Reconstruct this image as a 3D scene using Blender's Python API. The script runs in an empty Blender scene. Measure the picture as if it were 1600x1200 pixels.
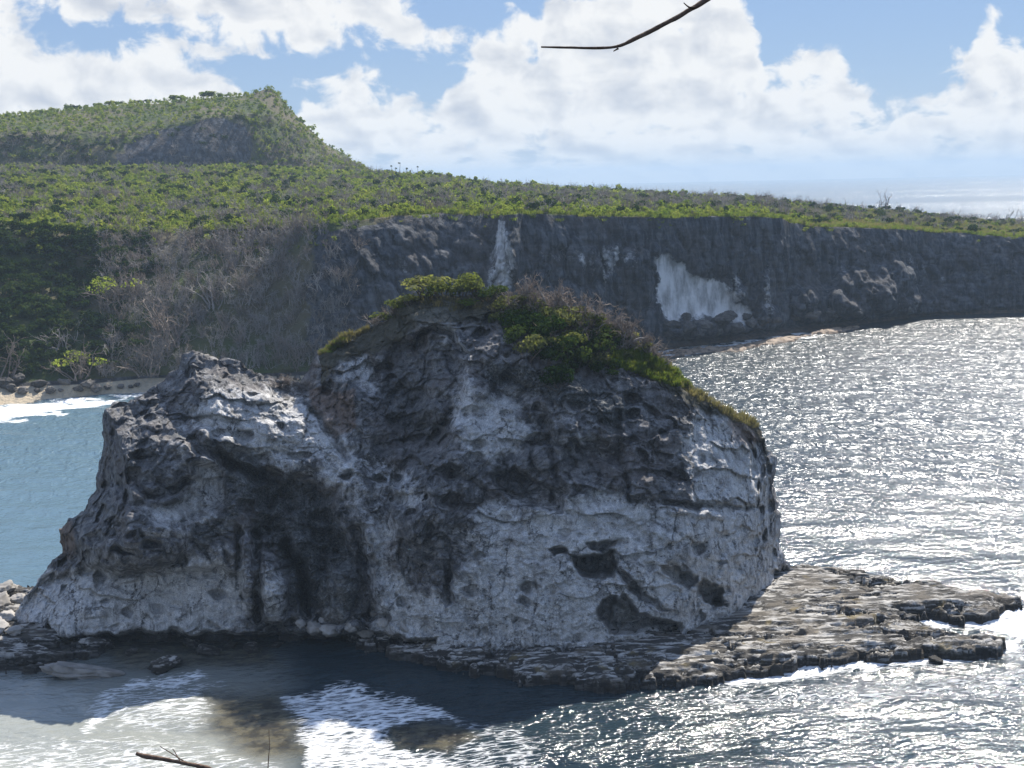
import bpy, bmesh, math, random
import numpy as np
from mathutils import Matrix, Vector
from mathutils.bvhtree import BVHTree

random.seed(7)
RNG = np.random.default_rng(11)
scene = bpy.context.scene
COL = scene.collection

# ------------------------------------------------------------------ camera
W, H = 1600.0, 1200.0
FPX = 2198.0
CAM_Z = 40.0
HORIZON_Y = 283.0
PITCH = math.atan((600.0 - HORIZON_Y) / FPX)
ROLL = math.radians(1.25)
fwd = Vector((0, math.cos(PITCH), -math.sin(PITCH)))
up0 = Vector((0, math.sin(PITCH), math.cos(PITCH)))
rt0 = Vector((1, 0, 0))
rt = rt0 * math.cos(ROLL) - up0 * math.sin(ROLL)
up = up0 * math.cos(ROLL) + rt0 * math.sin(ROLL)
cam_data = bpy.data.cameras.new("camera")
cam_data.sensor_width = 36.0
cam_data.lens = FPX / W * 36.0
cam_data.clip_start = 0.1
cam_data.clip_end = 120000.0
cam = bpy.data.objects.new("camera", cam_data)
COL.objects.link(cam)
cam.matrix_world = Matrix(((rt.x, up.x, -fwd.x, 0), (rt.y, up.y, -fwd.y, 0), (rt.z, up.z, -fwd.z, CAM_Z), (0, 0, 0, 1)))
scene.camera = cam

# ------------------------------------------------------------------ light
HAZE = 0.00016
SUN_EL = math.radians(42.5)
SUN_AZ = math.radians(21.0)          # to the right of the view direction
SUN_DIR = Vector((math.sin(SUN_AZ) * math.cos(SUN_EL), math.cos(SUN_AZ) * math.cos(SUN_EL), math.sin(SUN_EL)))
sun_data = bpy.data.lights.new("sun", 'SUN')
sun_data.energy = 4.5
sun_data.angle = math.radians(0.5)
sun_data.color = (1.0, 0.945, 0.86)
sun = bpy.data.objects.new("sun", sun_data)
COL.objects.link(sun)
sun.rotation_euler = (-SUN_DIR).to_track_quat('-Z', 'Y').to_euler()

scene.view_settings.view_transform = 'Standard'
scene.view_settings.look = 'None'
scene.view_settings.gamma = 1.0
scene.view_settings.exposure = 1.0
scene.view_settings.use_curve_mapping = False
scene.cycles.max_bounces = 6
scene.cycles.diffuse_bounces = 2
scene.cycles.glossy_bounces = 2
scene.cycles.transmission_bounces = 3
scene.cycles.volume_bounces = 0
scene.cycles.transparent_max_bounces = 6
scene.cycles.use_denoising = True
scene.cycles.caustics_reflective = False
scene.cycles.caustics_refractive = False

# ------------------------------------------------------------------ node helper
class NT:
    def __init__(self, tree):
        self.t = tree
        self.n = tree.nodes
        self.l = tree.links
        self.n.clear()
    def new(self, typ, **kw):
        nd = self.n.new(typ)
        for k, v in kw.items():
            setattr(nd, k, v)
        return nd
    def put(self, sock, v):
        if v is None:
            return
        if isinstance(v, bpy.types.NodeSocket):
            self.l.new(v, sock)
        else:
            if sock.type == 'RGBA' and len(v) == 3:
                v = (*v, 1.0)
            sock.default_value = v
    def m(self, op, a, b=None, c=None, clamp=False):
        nd = self.new('ShaderNodeMath', operation=op, use_clamp=clamp)
        self.put(nd.inputs[0], a)
        self.put(nd.inputs[1], b)
        self.put(nd.inputs[2], c)
        return nd.outputs[0]
    def vm(self, op, a, b=None, s=None):
        nd = self.new('ShaderNodeVectorMath', operation=op)
        self.put(nd.inputs[0], a)
        self.put(nd.inputs[1], b)
        if s is not None:
            self.put(nd.inputs['Scale'], s)
        return nd.outputs['Value'] if op in ('LENGTH', 'DOT_PRODUCT') else nd.outputs[0]
    def noise(self, vec, scale, detail=4, rough=0.55, dist=0.0, typ='FBM', dim='3D', lac=2.0):
        nd = self.new('ShaderNodeTexNoise', noise_dimensions=dim, noise_type=typ)
        self.put(nd.inputs['Vector'], vec)
        nd.inputs['Scale'].default_value = scale
        nd.inputs['Detail'].default_value = detail
        nd.inputs['Roughness'].default_value = rough
        nd.inputs['Lacunarity'].default_value = lac
        nd.inputs['Distortion'].default_value = dist
        return nd.outputs[0]
    def voro(self, vec, scale, feature='F1', rnd=1.0):
        nd = self.new('ShaderNodeTexVoronoi', feature=feature)
        self.put(nd.inputs['Vector'], vec)
        nd.inputs['Scale'].default_value = scale
        nd.inputs['Randomness'].default_value = rnd
        return nd.outputs['Distance']
    def ramp(self, v, a, b, c0=0.0, c1=1.0, smooth=True):
        nd = self.new('ShaderNodeMapRange', interpolation_type='SMOOTHSTEP' if smooth else 'LINEAR')
        self.put(nd.inputs[0], v)
        for i, x in enumerate((a, b, c0, c1)):
            self.put(nd.inputs[1 + i], x)
        return nd.outputs[0]
    def mix(self, f, a, b, mode='MIX'):
        nd = self.new('ShaderNodeMix', data_type='RGBA', blend_type=mode)
        self.put(nd.inputs[0], f)
        self.put(nd.inputs[6], a)
        self.put(nd.inputs[7], b)
        return nd.outputs[2]
    def attr(self, name):
        return self.new('ShaderNodeAttribute', attribute_name=name).outputs['Fac']
    def xyz(self, v):
        nd = self.new('ShaderNodeSeparateXYZ')
        self.put(nd.inputs[0], v)
        return nd.outputs
    def comb(self, x, y, z):
        nd = self.new('ShaderNodeCombineXYZ')
        self.put(nd.inputs[0], x); self.put(nd.inputs[1], y); self.put(nd.inputs[2], z)
        return nd.outputs[0]
    def pos(self):
        return self.new('ShaderNodeNewGeometry').outputs['Position']
    def obj(self):
        return self.new('ShaderNodeTexCoord').outputs['Object']
    def bump(self, h, strength, dist, normal=None):
        nd = self.new('ShaderNodeBump')
        nd.inputs['Strength'].default_value = strength
        nd.inputs['Distance'].default_value = dist
        self.put(nd.inputs['Height'], h)
        if normal is not None:
            self.put(nd.inputs['Normal'], normal)
        return nd.outputs[0]

def material(name):
    mt = bpy.data.materials.new(name)
    mt.use_nodes = True
    return mt, NT(mt.node_tree)

def principled(nt, color, rough=0.9, normal=None, spec=0.3, ior=None):
    b = nt.new('ShaderNodeBsdfPrincipled')
    nt.put(b.inputs['Base Color'], color)
    nt.put(b.inputs['Roughness'], rough)
    b.inputs['Specular IOR Level'].default_value = spec
    if ior:
        b.inputs['IOR'].default_value = ior
    if normal is not None:
        nt.put(b.inputs['Normal'], normal)
    out = nt.new('ShaderNodeOutputMaterial')
    nt.l.new(b.outputs[0], out.inputs[0])
    return b

# ------------------------------------------------------------------ sky with cumulus
world = bpy.data.worlds.new("World")
scene.world = world
world.use_nodes = True
wt = NT(world.node_tree)
sky = wt.new('ShaderNodeTexSky', sky_type='NISHITA', sun_disc=False)
sky.sun_elevation = SUN_EL
sky.sun_rotation = SUN_AZ
sky.altitude = 40.0
sky.air_density = 1.0
sky.dust_density = 0.05
sky.ozone_density = 3.0
SKY_TINT = (0.90, 0.92, 1.06)
gen = wt.new('ShaderNodeTexCoord').outputs['Generated']
gx, gy, gz = wt.xyz(wt.vm('NORMALIZE', gen))
AZ = wt.m('MULTIPLY', wt.m('ARCTAN2', gx, gy), 57.2958)
EL = wt.m('MULTIPLY', wt.m('ARCSINE', gz), 57.2958)
def px_az(px): return math.degrees(math.atan((px - 800.0) / FPX))
def px_el(px, py): return (HORIZON_Y - (px - 800.0) * math.tan(ROLL) - py) / 38.4
AZN = wt.m('DIVIDE', wt.m('ADD', AZ, 30.0), 60.0, clamp=True)
def az_curve(pts):
    """elevation (degrees) as a function of azimuth, from points of the cloud outline"""
    nd = wt.new('ShaderNodeFloatCurve')
    c = nd.mapping.curves[0]
    pp = sorted((min(max((px_az(x) + 30) / 60, 0), 1), min(max((px_el(x, y) + 2) / 14, 0), 1)) for x, y in pts)
    while len(c.points) < len(pp):
        c.points.new(0.5, 0.5)
    for q, (u, v) in zip(c.points, pp):
        q.location = (u, v); q.handle_type = 'VECTOR'
    nd.mapping.update()
    wt.put(nd.inputs['Value'], AZN)
    return wt.m('SUBTRACT', wt.m('MULTIPLY', nd.outputs[0], 14.0), 2.0)
top = az_curve([(-330, 110), (-100, 90), (0, 70), (250, 74), (340, 78), (390, 112), (404, 172), (440, 178), (505, 150), (540, 118), (572, 104), (600, 130), (640, 158), (690, 150), (728, 100), (760, 72), (800, 36), (826, 38), (850, 72), (862, 0), (885, -40), (1150, -30), (1182, 40), (1200, 112), (1232, 104), (1250, 84), (1308, 92), (1330, 150), (1372, 164), (1440, 152), (1502, 128), (1518, 56), (1545, 38), (1572, 92), (1600, 84), (1750, 130), (1930, 110)])
low = az_curve([(-330, 60), (0, 62), (250, 66), (420, 84), (520, 90), (720, 88), (745, 70), (760, -60), (900, -100), (1930, -100)])
top2 = az_curve([(-330, -120), (560, -120), (640, -6), (700, 40), (745, 80), (900, 90), (1930, 90)])
big = wt.noise(wt.comb(wt.m('MULTIPLY', gx, 6.0), wt.m('MULTIPLY', gy, 6.0), wt.m('MULTIPLY', gz, 14.0)), 1.0, 2, 0.5)
# round the whole horizon the bank goes on, with broken cumulus above it
side = wt.ramp(wt.m('ABSOLUTE', AZ), 23.0, 30.0)
top = wt.m('ADD', wt.m('MULTIPLY', top, wt.m('SUBTRACT', 1.0, side)), wt.m('MULTIPLY', side, wt.m('MULTIPLY', big, 7.0)))
bank = wt.m('SUBTRACT', top, EL)
left = wt.m('MINIMUM', wt.m('SUBTRACT', EL, low), wt.m('SUBTRACT', top2, EL))
high = wt.m('SUBTRACT', wt.m('MULTIPLY', wt.m('SUBTRACT', big, 0.55), 9.0), wt.ramp(EL, 14.0, 8.5, 0.0, 5.0))
env = wt.m('MAXIMUM', wt.m('MAXIMUM', bank, left), high)
env = wt.m('MULTIPLY', wt.m('MINIMUM', wt.m('MAXIMUM', env, -2.0), 1.6), 0.42)
elp = wt.m('MAXIMUM', EL, 0.0)
ely = wt.m('ADD', wt.m('MULTIPLY', elp, 1.05), wt.m('MULTIPLY', wt.m('LOGARITHM', wt.m('ADD', wt.m('MULTIPLY', elp, 2.0), 1.0), 2.718), 1.6))
P2 = wt.comb(AZ, ely, 0.0)
puff = wt.noise(P2, 0.55, 7, 0.56, 0.2, dim='2D')
lowp = wt.noise(P2, 0.42, 4, 0.48, 0.2, dim='2D')
offp = wt.noise(wt.vm('ADD', P2, (0.45, 0.62, 0.0)), 0.42, 4, 0.48, 0.2, dim='2D')
d0 = wt.m('ADD', env, wt.m('MULTIPLY', wt.m('SUBTRACT', puff, 0.5), 2.1))
d0 = wt.m('SUBTRACT', d0, wt.ramp(EL, 2.6, 0.6, 0.0, 0.28))
cov = wt.ramp(d0, -0.05, 0.36)
cov = wt.m('MULTIPLY', cov, wt.ramp(EL, -0.2, 1.6, 0.55, 0.97))
relief = wt.m('MULTIPLY', wt.m('SUBTRACT', offp, lowp), 2.6)
thick = wt.ramp(d0, 0.15, 1.15, 0.0, 0.50)
shade = wt.m('ADD', wt.m('ADD', thick, relief), wt.m('MULTIPLY', wt.m('SUBTRACT', puff, 0.5), -0.5), clamp=True)
ccol = wt.mix(shade, (5.9, 5.9, 5.85), (3.6, 3.85, 4.35))
skyc = wt.mix(0.8, wt.mix(1.0, sky.outputs[0], SKY_TINT, 'MULTIPLY'), wt.mix(wt.ramp(EL, 2.0, 45.0), (1.35, 2.05, 3.35), (1.45, 2.5, 5.0)))
allc = wt.mix(cov, skyc, ccol)
bg = wt.new('ShaderNodeBackground')
wt.put(bg.inputs[0], allc)
bg.inputs[1].default_value = 0.082
world.cycles.sampling_method = 'NONE'
wo = wt.new('ShaderNodeOutputWorld')
wt.l.new(bg.outputs[0], wo.inputs[0])

# ------------------------------------------------------------------ projection helpers
RT = np.array(rt); UP = np.array(up); FW = np.array(fwd); CAMP = np.array((0.0, 0.0, CAM_Z))
def rays(px, py):
    px = np.asarray(px, float); py = np.asarray(py, float)
    a = (px - W / 2) / FPX; b = -(py - H / 2) / FPX
    return a[..., None] * RT + b[..., None] * UP + FW
def at_y(px, py, Y):
    d = rays(px, py)
    return CAMP + d * (np.asarray(Y, float) / d[..., 1])[..., None]
def at_z(px, py, Z):
    d = rays(px, py)
    return CAMP + d * ((np.asarray(Z, float) - CAM_Z) / d[..., 2])[..., None]
def proj(P):
    q = P - CAMP
    w = q @ FW
    return W / 2 + FPX * (q @ RT) / w, H / 2 - FPX * (q @ UP) / w
def pl(px, pts):
    pts = sorted(pts)
    return np.interp(px, [p[0] for p in pts], [p[1] for p in pts])
def smooth1(v, k):
    ker = np.hanning(2 * k + 3)[1:-1]; ker /= ker.sum()
    return np.convolve(np.pad(v, len(ker) // 2, mode='edge'), ker, 'valid')
def sstep(x, a, b):
    t = np.clip((x - a) / (b - a), 0, 1)
    return t * t * (3 - 2 * t)

# ------------------------------------------------------------------ numpy noise
def _hash(ix, iy, iz, seed):
    h = (ix.astype(np.uint32) * np.uint32(374761393) + iy.astype(np.uint32) * np.uint32(668265263)
         + iz.astype(np.uint32) * np.uint32(2147483647) + np.uint32((seed * 974711 + 12345) & 0xffffffff))
    h = (h ^ (h >> np.uint32(13))) * np.uint32(1274126177)
    h = (h ^ (h >> np.uint32(16))) * np.uint32(2246822519)
    return h ^ (h >> np.uint32(15))
def vnoise(p, seed=0):
    f = np.floor(p); i = f.astype(np.int64); t = p - f
    t = t * t * t * (t * (t * 6 - 15) + 10)
    out = 0
    for dx in (0, 1):
        wx = t[..., 0] if dx else 1 - t[..., 0]
        for dy in (0, 1):
            wy = t[..., 1] if dy else 1 - t[..., 1]
            for dz in (0, 1):
                wz = t[..., 2] if dz else 1 - t[..., 2]
                out = out + wx * wy * wz * (_hash(i[..., 0] + dx, i[..., 1] + dy, i[..., 2] + dz, seed) / 2147483648.0 - 1.0)
    return out
def fbm(p, octs=4, gain=0.5, seed=0, ridged=False, lac=2.03):
    a = 1.0; s = 0.0; n = 0.0
    for o in range(octs):
        v = vnoise(p * lac ** o + o * 17.3, seed + o)
        if ridged:
            v = 1 - 2 * np.abs(v)
        s = s + a * v; n += a; a *= gain
    return s / n
def worley(p, seed=0):
    i = np.floor(p).astype(np.int64)
    f1 = np.full(p.shape[:-1], 9.0); f2 = f1.copy(); idv = np.zeros(p.shape[:-1])
    for dx in (-1, 0, 1):
        for dy in (-1, 0, 1):
            for dz in (-1, 0, 1):
                a, b, c = i[..., 0] + dx, i[..., 1] + dy, i[..., 2] + dz
                h = _hash(a, b, c, seed)
                qx = a + (h & np.uint32(1023)) / 1023.0
                qy = b + ((h >> np.uint32(10)) & np.uint32(1023)) / 1023.0
                qz = c + ((h >> np.uint32(20)) & np.uint32(1023)) / 1023.0
                d = np.sqrt((p[..., 0] - qx) ** 2 + (p[..., 1] - qy) ** 2 + (p[..., 2] - qz) ** 2)
                nearer = d < f1
                f2 = np.where(nearer, f1, np.minimum(f2, d))
                idv = np.where(nearer, (h % np.uint32(997)) / 997.0, idv)
                f1 = np.where(nearer, d, f1)
    return f1, f2, idv
def poly_sd(px, py, poly):
    """signed distance, positive inside"""
    P = np.asarray(poly, float); n = len(P)
    d = np.full(px.shape, 1e9); ins = np.zeros(px.shape, bool)
    for k in range(n):
        ax, ay = P[k]; bx, by = P[(k + 1) % n]
        ex, ey = bx - ax, by - ay
        t = np.clip(((px - ax) * ex + (py - ay) * ey) / (ex * ex + ey * ey + 1e-9), 0, 1)
        d = np.minimum(d, np.hypot(px - ax - t * ex, py - ay - t * ey))
        if ay != by:
            ins ^= ((ay > py) != (by > py)) & (px < ex * (py - ay) / (by - ay) + ax)
    return np.where(ins, d, -d)
def line_d(px, py, pts):
    P = np.asarray(pts, float)
    d = np.full(px.shape, 1e9)
    for k in range(len(P) - 1):
        ax, ay = P[k]; bx, by = P[k + 1]
        ex, ey = bx - ax, by - ay
        t = np.clip(((px - ax) * ex + (py - ay) * ey) / (ex * ex + ey * ey + 1e-9), 0, 1)
        d = np.minimum(d, np.hypot(px - ax - t * ex, py - ay - t * ey))
    return d

# ------------------------------------------------------------------ mesh helpers
def mesh_np(name, V, F, attrs=None, smooth=True):
    V = np.asarray(V, np.float32); F = np.asarray(F, np.int32)
    me = bpy.data.meshes.new(name)
    k = F.shape[1]
    me.vertices.add(len(V)); me.vertices.foreach_set('co', V.ravel())
    me.loops.add(F.size); me.loops.foreach_set('vertex_index', F.ravel())
    me.polygons.add(len(F))
    me.polygons.foreach_set('loop_start', np.arange(0, F.size, k, dtype=np.int32))
    if smooth:
        me.polygons.foreach_set('use_smooth', np.ones(len(F), bool))
    me.update(calc_edges=True)
    for a, v in (attrs or {}).items():
        at = me.attributes.new(a, 'FLOAT', 'POINT')
        at.data.foreach_set('value', np.asarray(v, np.float32).ravel())
    return me
def grid_faces(n, m, wrap=False):
    i = np.arange(n - 1)[:, None]; j = np.arange(m if wrap else m - 1)[None, :]
    j2 = (j + 1) % m
    return np.stack([i * m + j, i * m + j2, (i + 1) * m + j2, (i + 1) * m + j], -1).reshape(-1, 4)
def link(name, me, mat, parent=None, **tags):
    o = bpy.data.objects.new(name, me)
    COL.objects.link(o)
    if mat is not None and me is not None and not me.materials:
        me.materials.append(mat)
    if parent is not None:
        o.parent = parent
    for k, v in tags.items():
        o[k] = v
    return o
def thing(name, loc, rz, label, category, group=None):
    o = bpy.data.objects.new(name, None)
    o.empty_display_size = 0.2
    COL.objects.link(o)
    o.location = loc; o.rotation_euler = (0, 0, rz)
    o['label'] = label; o['category'] = category
    if group:
        o['group'] = group
    return o
def bvh_of(V, F):
    return BVHTree.FromPolygons([tuple(v) for v in V], [tuple(f) for f in F])
# ------------------------------------------------------------------ headland (terrain)
def build_headland():
    px = np.concatenate([np.arange(-900, -330, 9.0), np.arange(-330, 2000, 3.0), np.arange(2000, 2600, 9.0)])
    n = len(px)
    w_py = pl(px, [(-330, 672), (-100, 646), (0, 636), (60, 627), (130, 619), (230, 612), (470, 604), (800, 575), (1040, 547), (1200, 527), (1340, 508), (1450, 493), (1600, 489), (2000, 478)])
    f_py = pl(px, [(-330, 640), (-100, 608), (0, 604), (130, 600), (230, 590), (470, 588), (800, 560), (1040, 536), (1200, 515), (1240, 507), (1450, 489), (1600, 486.5), (2000, 476)])
    f_z = pl(px, [(-330, 2.5), (400, 2.2), (800, 1.5), (1040, 1.2), (1240, 1.5), (1460, 0.9), (2000, 0.8)])
    t_py = pl(px, [(-330, 340), (-100, 346), (0, 352), (100, 366), (200, 370), (350, 360), (480, 353), (520, 350), (560, 346), (620, 338), (700, 332), (790, 336), (810, 334), (1000, 339), (1160, 339), (1222, 341), (1232, 346), (1262, 353), (1400, 359), (1600, 370), (2000, 392)])
    t_py = t_py + 3.0 * fbm(np.stack([px / 34, px * 0, px * 0 + 4], -1), 4, .6, 77) * sstep(px, 300, 520)
    set_b = pl(px, [(-330, 60), (0, 52), (250, 50), (430, 36), (520, 15), (640, 8), (780, 6), (1000, 5), (1220, 5), (1300, 6), (2000, 6)])
    Pw = at_z(px, w_py, 0.0)
    Pf = at_z(px, f_py, f_z)
    wy = smooth1(Pw[:, 1], 8); fy = np.maximum(smooth1(Pf[:, 1], 6), wy + 1.5)
    # bays and corners in plan
    bay = pl(px, [(-330, 0), (480, 0), (560, 6), (690, 16), (770, 12), (784, 4), (800, -4), (815, 2), (900, 3), (1010, 0), (1030, -2), (1200, -3), (1226, -4), (1236, 4), (1300, 5), (1440, 4), (1480, 5), (1600, 3), (2000, 3)])
    ty = fy + set_b + smooth1(bay, 2)
    Pt = at_y(px, t_py, ty)
    # plateau back edge / hill
    c_py = pl(px, [(-330, 262), (0, 263), (260, 262), (400, 264), (520, 268), (570, 272), (620, 274), (700, 282), (760, 290), (850, 296), (1000, 304), (1100, 310), (1200, 314), (1330, 327), (1400, 333), (1500, 343), (1600, 350), (2000, 372)])
    c_y = pl(px, [(-330, 560), (300, 585), (560, 640), (700, 640), (1000, 600), (1300, 570), (1600, 560), (2000, 550)])
    h_py = pl(px, [(-330, 232), (-100, 222), (0, 214), (120, 212), (200, 214), (260, 200), (310, 188), (350, 182), (400, 178), (440, 190), (480, 222), (520, 245), (555, 262), (572, 268)])
    r_py = pl(px, [(-330, 196), (-150, 188), (0, 182), (100, 173), (180, 166), (260, 162), (330, 155), (390, 149), (412, 141), (424, 138), (432, 144), (442, 158), (455, 172), (480, 198), (510, 226), (540, 241), (556, 257), (572, 269)])
    hill = sstep(px, 590, 566)
    h_y = c_y + 16 + 22 * sstep(px, 380, 520)
    r_y = c_y + pl(px, [(-330, 120), (250, 110), (420, 70), (480, 60), (570, 70)])
    Pc = at_y(px, c_py, c_y)
    Ph = at_y(px, np.where(hill > 0, h_py, c_py + 1), h_y); Pr = at_y(px, np.where(hill > 0, r_py, c_py + 2), r_y)
    lo = Pc.copy(); lo[:, 1] += 25; lo[:, 2] -= 1.2; lo[:, 0] *= lo[:, 1] / Pc[:, 1]
    lo2 = Pc.copy(); lo2[:, 1] += 70; lo2[:, 2] -= 5; lo2[:, 0] *= lo2[:, 1] / Pc[:, 1]
    hl = hill[:, None]
    Ph = Ph * hl + lo * (1 - hl); Pr = Pr * hl + lo2 * (1 - hl)
    Pb = Pr.copy(); Pb[:, 0] *= 1.25; Pb[:, 1] *= 1.25; Pb[:, 2] = np.where(hill > 0.5, 20, 5)
    Pb2 = Pb.copy(); Pb2[:, 0] *= 1.12; Pb2[:, 1] *= 1.12; Pb2[:, 2] = -6
    Pw = np.stack([Pw[:, 0] * wy / Pw[:, 1], wy, np.full(n, -0.15)], -1)
    Pu = Pw.copy(); Pu[:, 1] -= 12; Pu[:, 0] *= Pu[:, 1] / Pw[:, 1]; Pu[:, 2] = -4
    Pf = np.stack([Pf[:, 0] * fy / Pf[:, 1], fy, f_z], -1)
    segs = [(Pu, Pw, 4), (Pw, Pf, 14), (Pf, Pt, 76), (Pt, Pc, 62), (Pc, Ph, 34), (Ph, Pr, 26), (Pr, Pb, 10), (Pb, Pb2, 4)]
    rows, kind, tt = [], [], []
    for s, (A, B, k) in enumerate(segs):
        for q in range(k):
            t = q / k
            if s == 2:       # cliff profile: steep wall, vegetated slope further left
                steep = sstep(px, 420, 640)
                tz = (t ** 1.0) * (1 - steep) + (1 - (1 - t) ** 1.15) * steep
                ty_ = (t ** 1.25) * (1 - steep) + (0.8 * t + 0.2 * t ** 4) * steep
                R = np.stack([A[:, 0] + (B[:, 0] - A[:, 0]) * ty_, A[:, 1] + (B[:, 1] - A[:, 1]) * ty_, A[:, 2] + (B[:, 2] - A[:, 2]) * tz], -1)
            elif s == 4:
                tz = t ** 0.75; 
                R = A + (B - A) * np.array([t ** 1.1, t ** 1.1, tz])
            elif s == 5:
                R = A + (B - A) * np.array([t, t, 1 - (1 - t) ** 1.5])
            else:
                R = A + (B - A) * t
            rows.append(R); kind.append(np.full(n, float(s))); tt.append(np.full(n, t))
    rows.append(Pb2); kind.append(np.full(n, 7.0)); tt.append(np.full(n, 1.0))
    P = np.array(rows); K = np.array(kind); T = np.array(tt)
    m = P.shape[0]
    PX = np.broadcast_to(px, (m, n)); _, PY = proj(P.reshape(-1, 3)); PY = PY.reshape(m, n)
    cliff = ((K == 2) * np.minimum(1, np.minimum(T / 0.04, 1)) )
    cl_r = cliff * sstep(PX, 380, 560)
    talus = (K == 1) * 1.0
    Q = P / 9.0
    big = fbm(Q * np.array([1, 1, 0.45]), 4, 0.5, 3, ridged=True)
    mid = fbm(P / 2.6 * np.array([1, 1, 0.6]), 4, 0.55, 9)
    f1, f2, cid = worley(P / np.array([5.5, 5.5, 9.0]), 5)
    blocks = np.clip(f2 - f1, 0, 0.35) / 0.35
    env = np.clip((1 - T) * 3.2, 0.12, 1) * np.minimum(1, (1 - T) * 30)
    k1, k2, kid = worley(P / np.array([2.2, 2.2, 3.2]), 8)
    dy = cl_r * (-1.2 * big - 0.8 * mid - 0.5 * fbm(P / 1.3, 3, .6, 15, ridged=True) - 1.6 * (blocks - 0.6) - 2.0 * (cid - 0.5) - 0.9 * (kid - .5) - 0.7 * (np.clip(k2 - k1, 0, .25) / .25 - .6)) * env
    # far right boulder mass at the cliff foot
    def ell(cx, cy, rx, ry):
        return np.clip(1 - ((PX - cx) / rx) ** 2 - ((PY - cy) / ry) ** 2, 0, 1) ** 0.6
    for (cx, cy, rx, ry, d) in [(1280, 478, 50, 34, 7), (1340, 462, 52, 44, 9), (1395, 452, 40, 46, 9), (1430, 478, 32, 22, 5), (1250, 462, 22, 24, 4), (1480, 470, 60, 26, 4), (1095, 512, 60, 20, 6), (1150, 505, 45, 18, 5), (1200, 500, 25, 25, 4), (1060, 505, 26, 20, 3)]:
        dy -= (K == 2) * d * ell(cx, cy, rx, ry) * (0.75 + 0.35 * mid)
    wob = 24 * fbm(P / 6.0, 5, 0.65, 31)
    wobb = 24 * fbm(P / 6.0 + 44, 5, 0.65, 33)
    cave = sstep(poly_sd(PX + wob, PY + wobb, [(1028, 402), (1062, 410), (1085, 432), (1112, 438), (1152, 466), (1186, 492), (1150, 500), (1100, 496), (1040, 506), (1028, 470)]), -7, 9) * (K == 2)
    dy = dy * (1 - 0.9 * cave) + 1.3 * cave
    cr = sstep(4.5 - np.abs(line_d(PX + wob * .4, PY, [(784, 340), (792, 365), (802, 400), (808, 440)]) - 2), 0, 4)
    dy -= 2.2 * cr * (K == 2)
    P = P.copy()
    P[..., 1] += dy
    P[..., 2] += cl_r * 0.5 * mid + talus * 0.35 * mid * sstep(PX, 700, 1000)
    soft = ((K == 3) | (K == 4) | (K == 5)) * 1.0
    P[..., 2] += soft * (0.9 * fbm(P / 22, 3, 0.5, 41) * np.minimum(1, T * 6 + (K > 3)) ) + (K == 4) * sstep(PX, 580, 500) * (1.8 * fbm(P / 12, 4, 0.5, 43))
    slope_l = cliff * (1 - sstep(PX, 380, 560))
    P[..., 1] += slope_l * 5.0 * fbm(P / 16, 4, 0.5, 47)
    # gully between the green slope on the far left and the dry slope
    P[..., 1] += slope_l * 10 * np.exp(-((PX - 90) / 75.0) ** 2) * np.sin(np.pi * np.clip(T, 0, 1))
    _, PY2 = proj(P.reshape(-1, 3)); PY2 = PY2.reshape(m, n)
    wob2 = 14 * fbm(P / 6.0, 4, 0.55, 51)
    pale = 0.85 * cave
    streak = fbm(P * np.array([0.35, 0.35, 0.06]), 3, 0.5, 61)
    pale += 0.75 * sstep(poly_sd(PX + wob2, PY + wob2, [(905, 395), (960, 385), (985, 400), (950, 425), (945, 450), (915, 430)]), -14, 12) * (0.5 + 0.8 * streak)
    pale += 0.35 * sstep(poly_sd(PX + wob2, PY + wob2, [(830, 395), (900, 385), (910, 410), (850, 412)]), -10, 14)
    pale += 0.95 * (0.7 + 0.6 * streak) * sstep(poly_sd(PX + wob2 * .7, PY, [(770, 385), (783, 345), (794, 345), (803, 400), (806, 450), (760, 450)]), -9, 6)
    pale += 0.5 * sstep(poly_sd(PX + wob2 * 1.2, PY + wob2, [(1120, 435), (1190, 405), (1222, 420), (1226, 495), (1200, 500), (1160, 475)]), -16, 26) * (0.6 + 0.7 * streak)
    pale += 0.45 * sstep(fbm(P / 11, 4, 0.6, 71), 0.0, 0.45) * cl_r * (0.5 + 0.8 * streak)
    pale = np.clip(pale, 0, 1) * (K == 2)
    lowz = sstep(P[..., 2], 1.6, 0.5) * sstep(PX, 950, 1040)
    sand = ((K <= 1) * sstep(PX, 800, 600)) * 1.0
    veg = np.where(K >= 3, 1.0, 0.0)
    veg = np.maximum(veg, cliff * (1 - sstep(PX + wob2 * 2, 430, 540)))
    veg = np.where((K == 2) & (PY2 < pl(PX, [(430, 352), (520, 362), (600, 345), (2000, 0)]) + wob2 * .5), 1.0, veg)
    hillface = (K == 4) * sstep(poly_sd(PX + wob2, PY2 + wob2 * .6, [(185, 262), (195, 225), (262, 203), (300, 190), (345, 184), (385, 196), (395, 225), (380, 262)]), -6, 6)
    veg = veg * (1 - hillface)
    pale = np.maximum(pale, 0.3 * hillface * sstep(poly_sd(PX + wob2, PY2 + wob2, [(282, 200), (340, 195), (345, 225), (310, 232)]), -8, 10))
    global HILLFACE
    HILLFACE = hillface
    V = P.reshape(-1, 3); F = grid_faces(m, n)[:, ::-1]
    me = mesh_np('headland', V, F, {'pale': pale, 'veg': veg, 'sand': sand, 'algae': lowz})
    return me, V, F, P, K, T, PX, PY2

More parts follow.
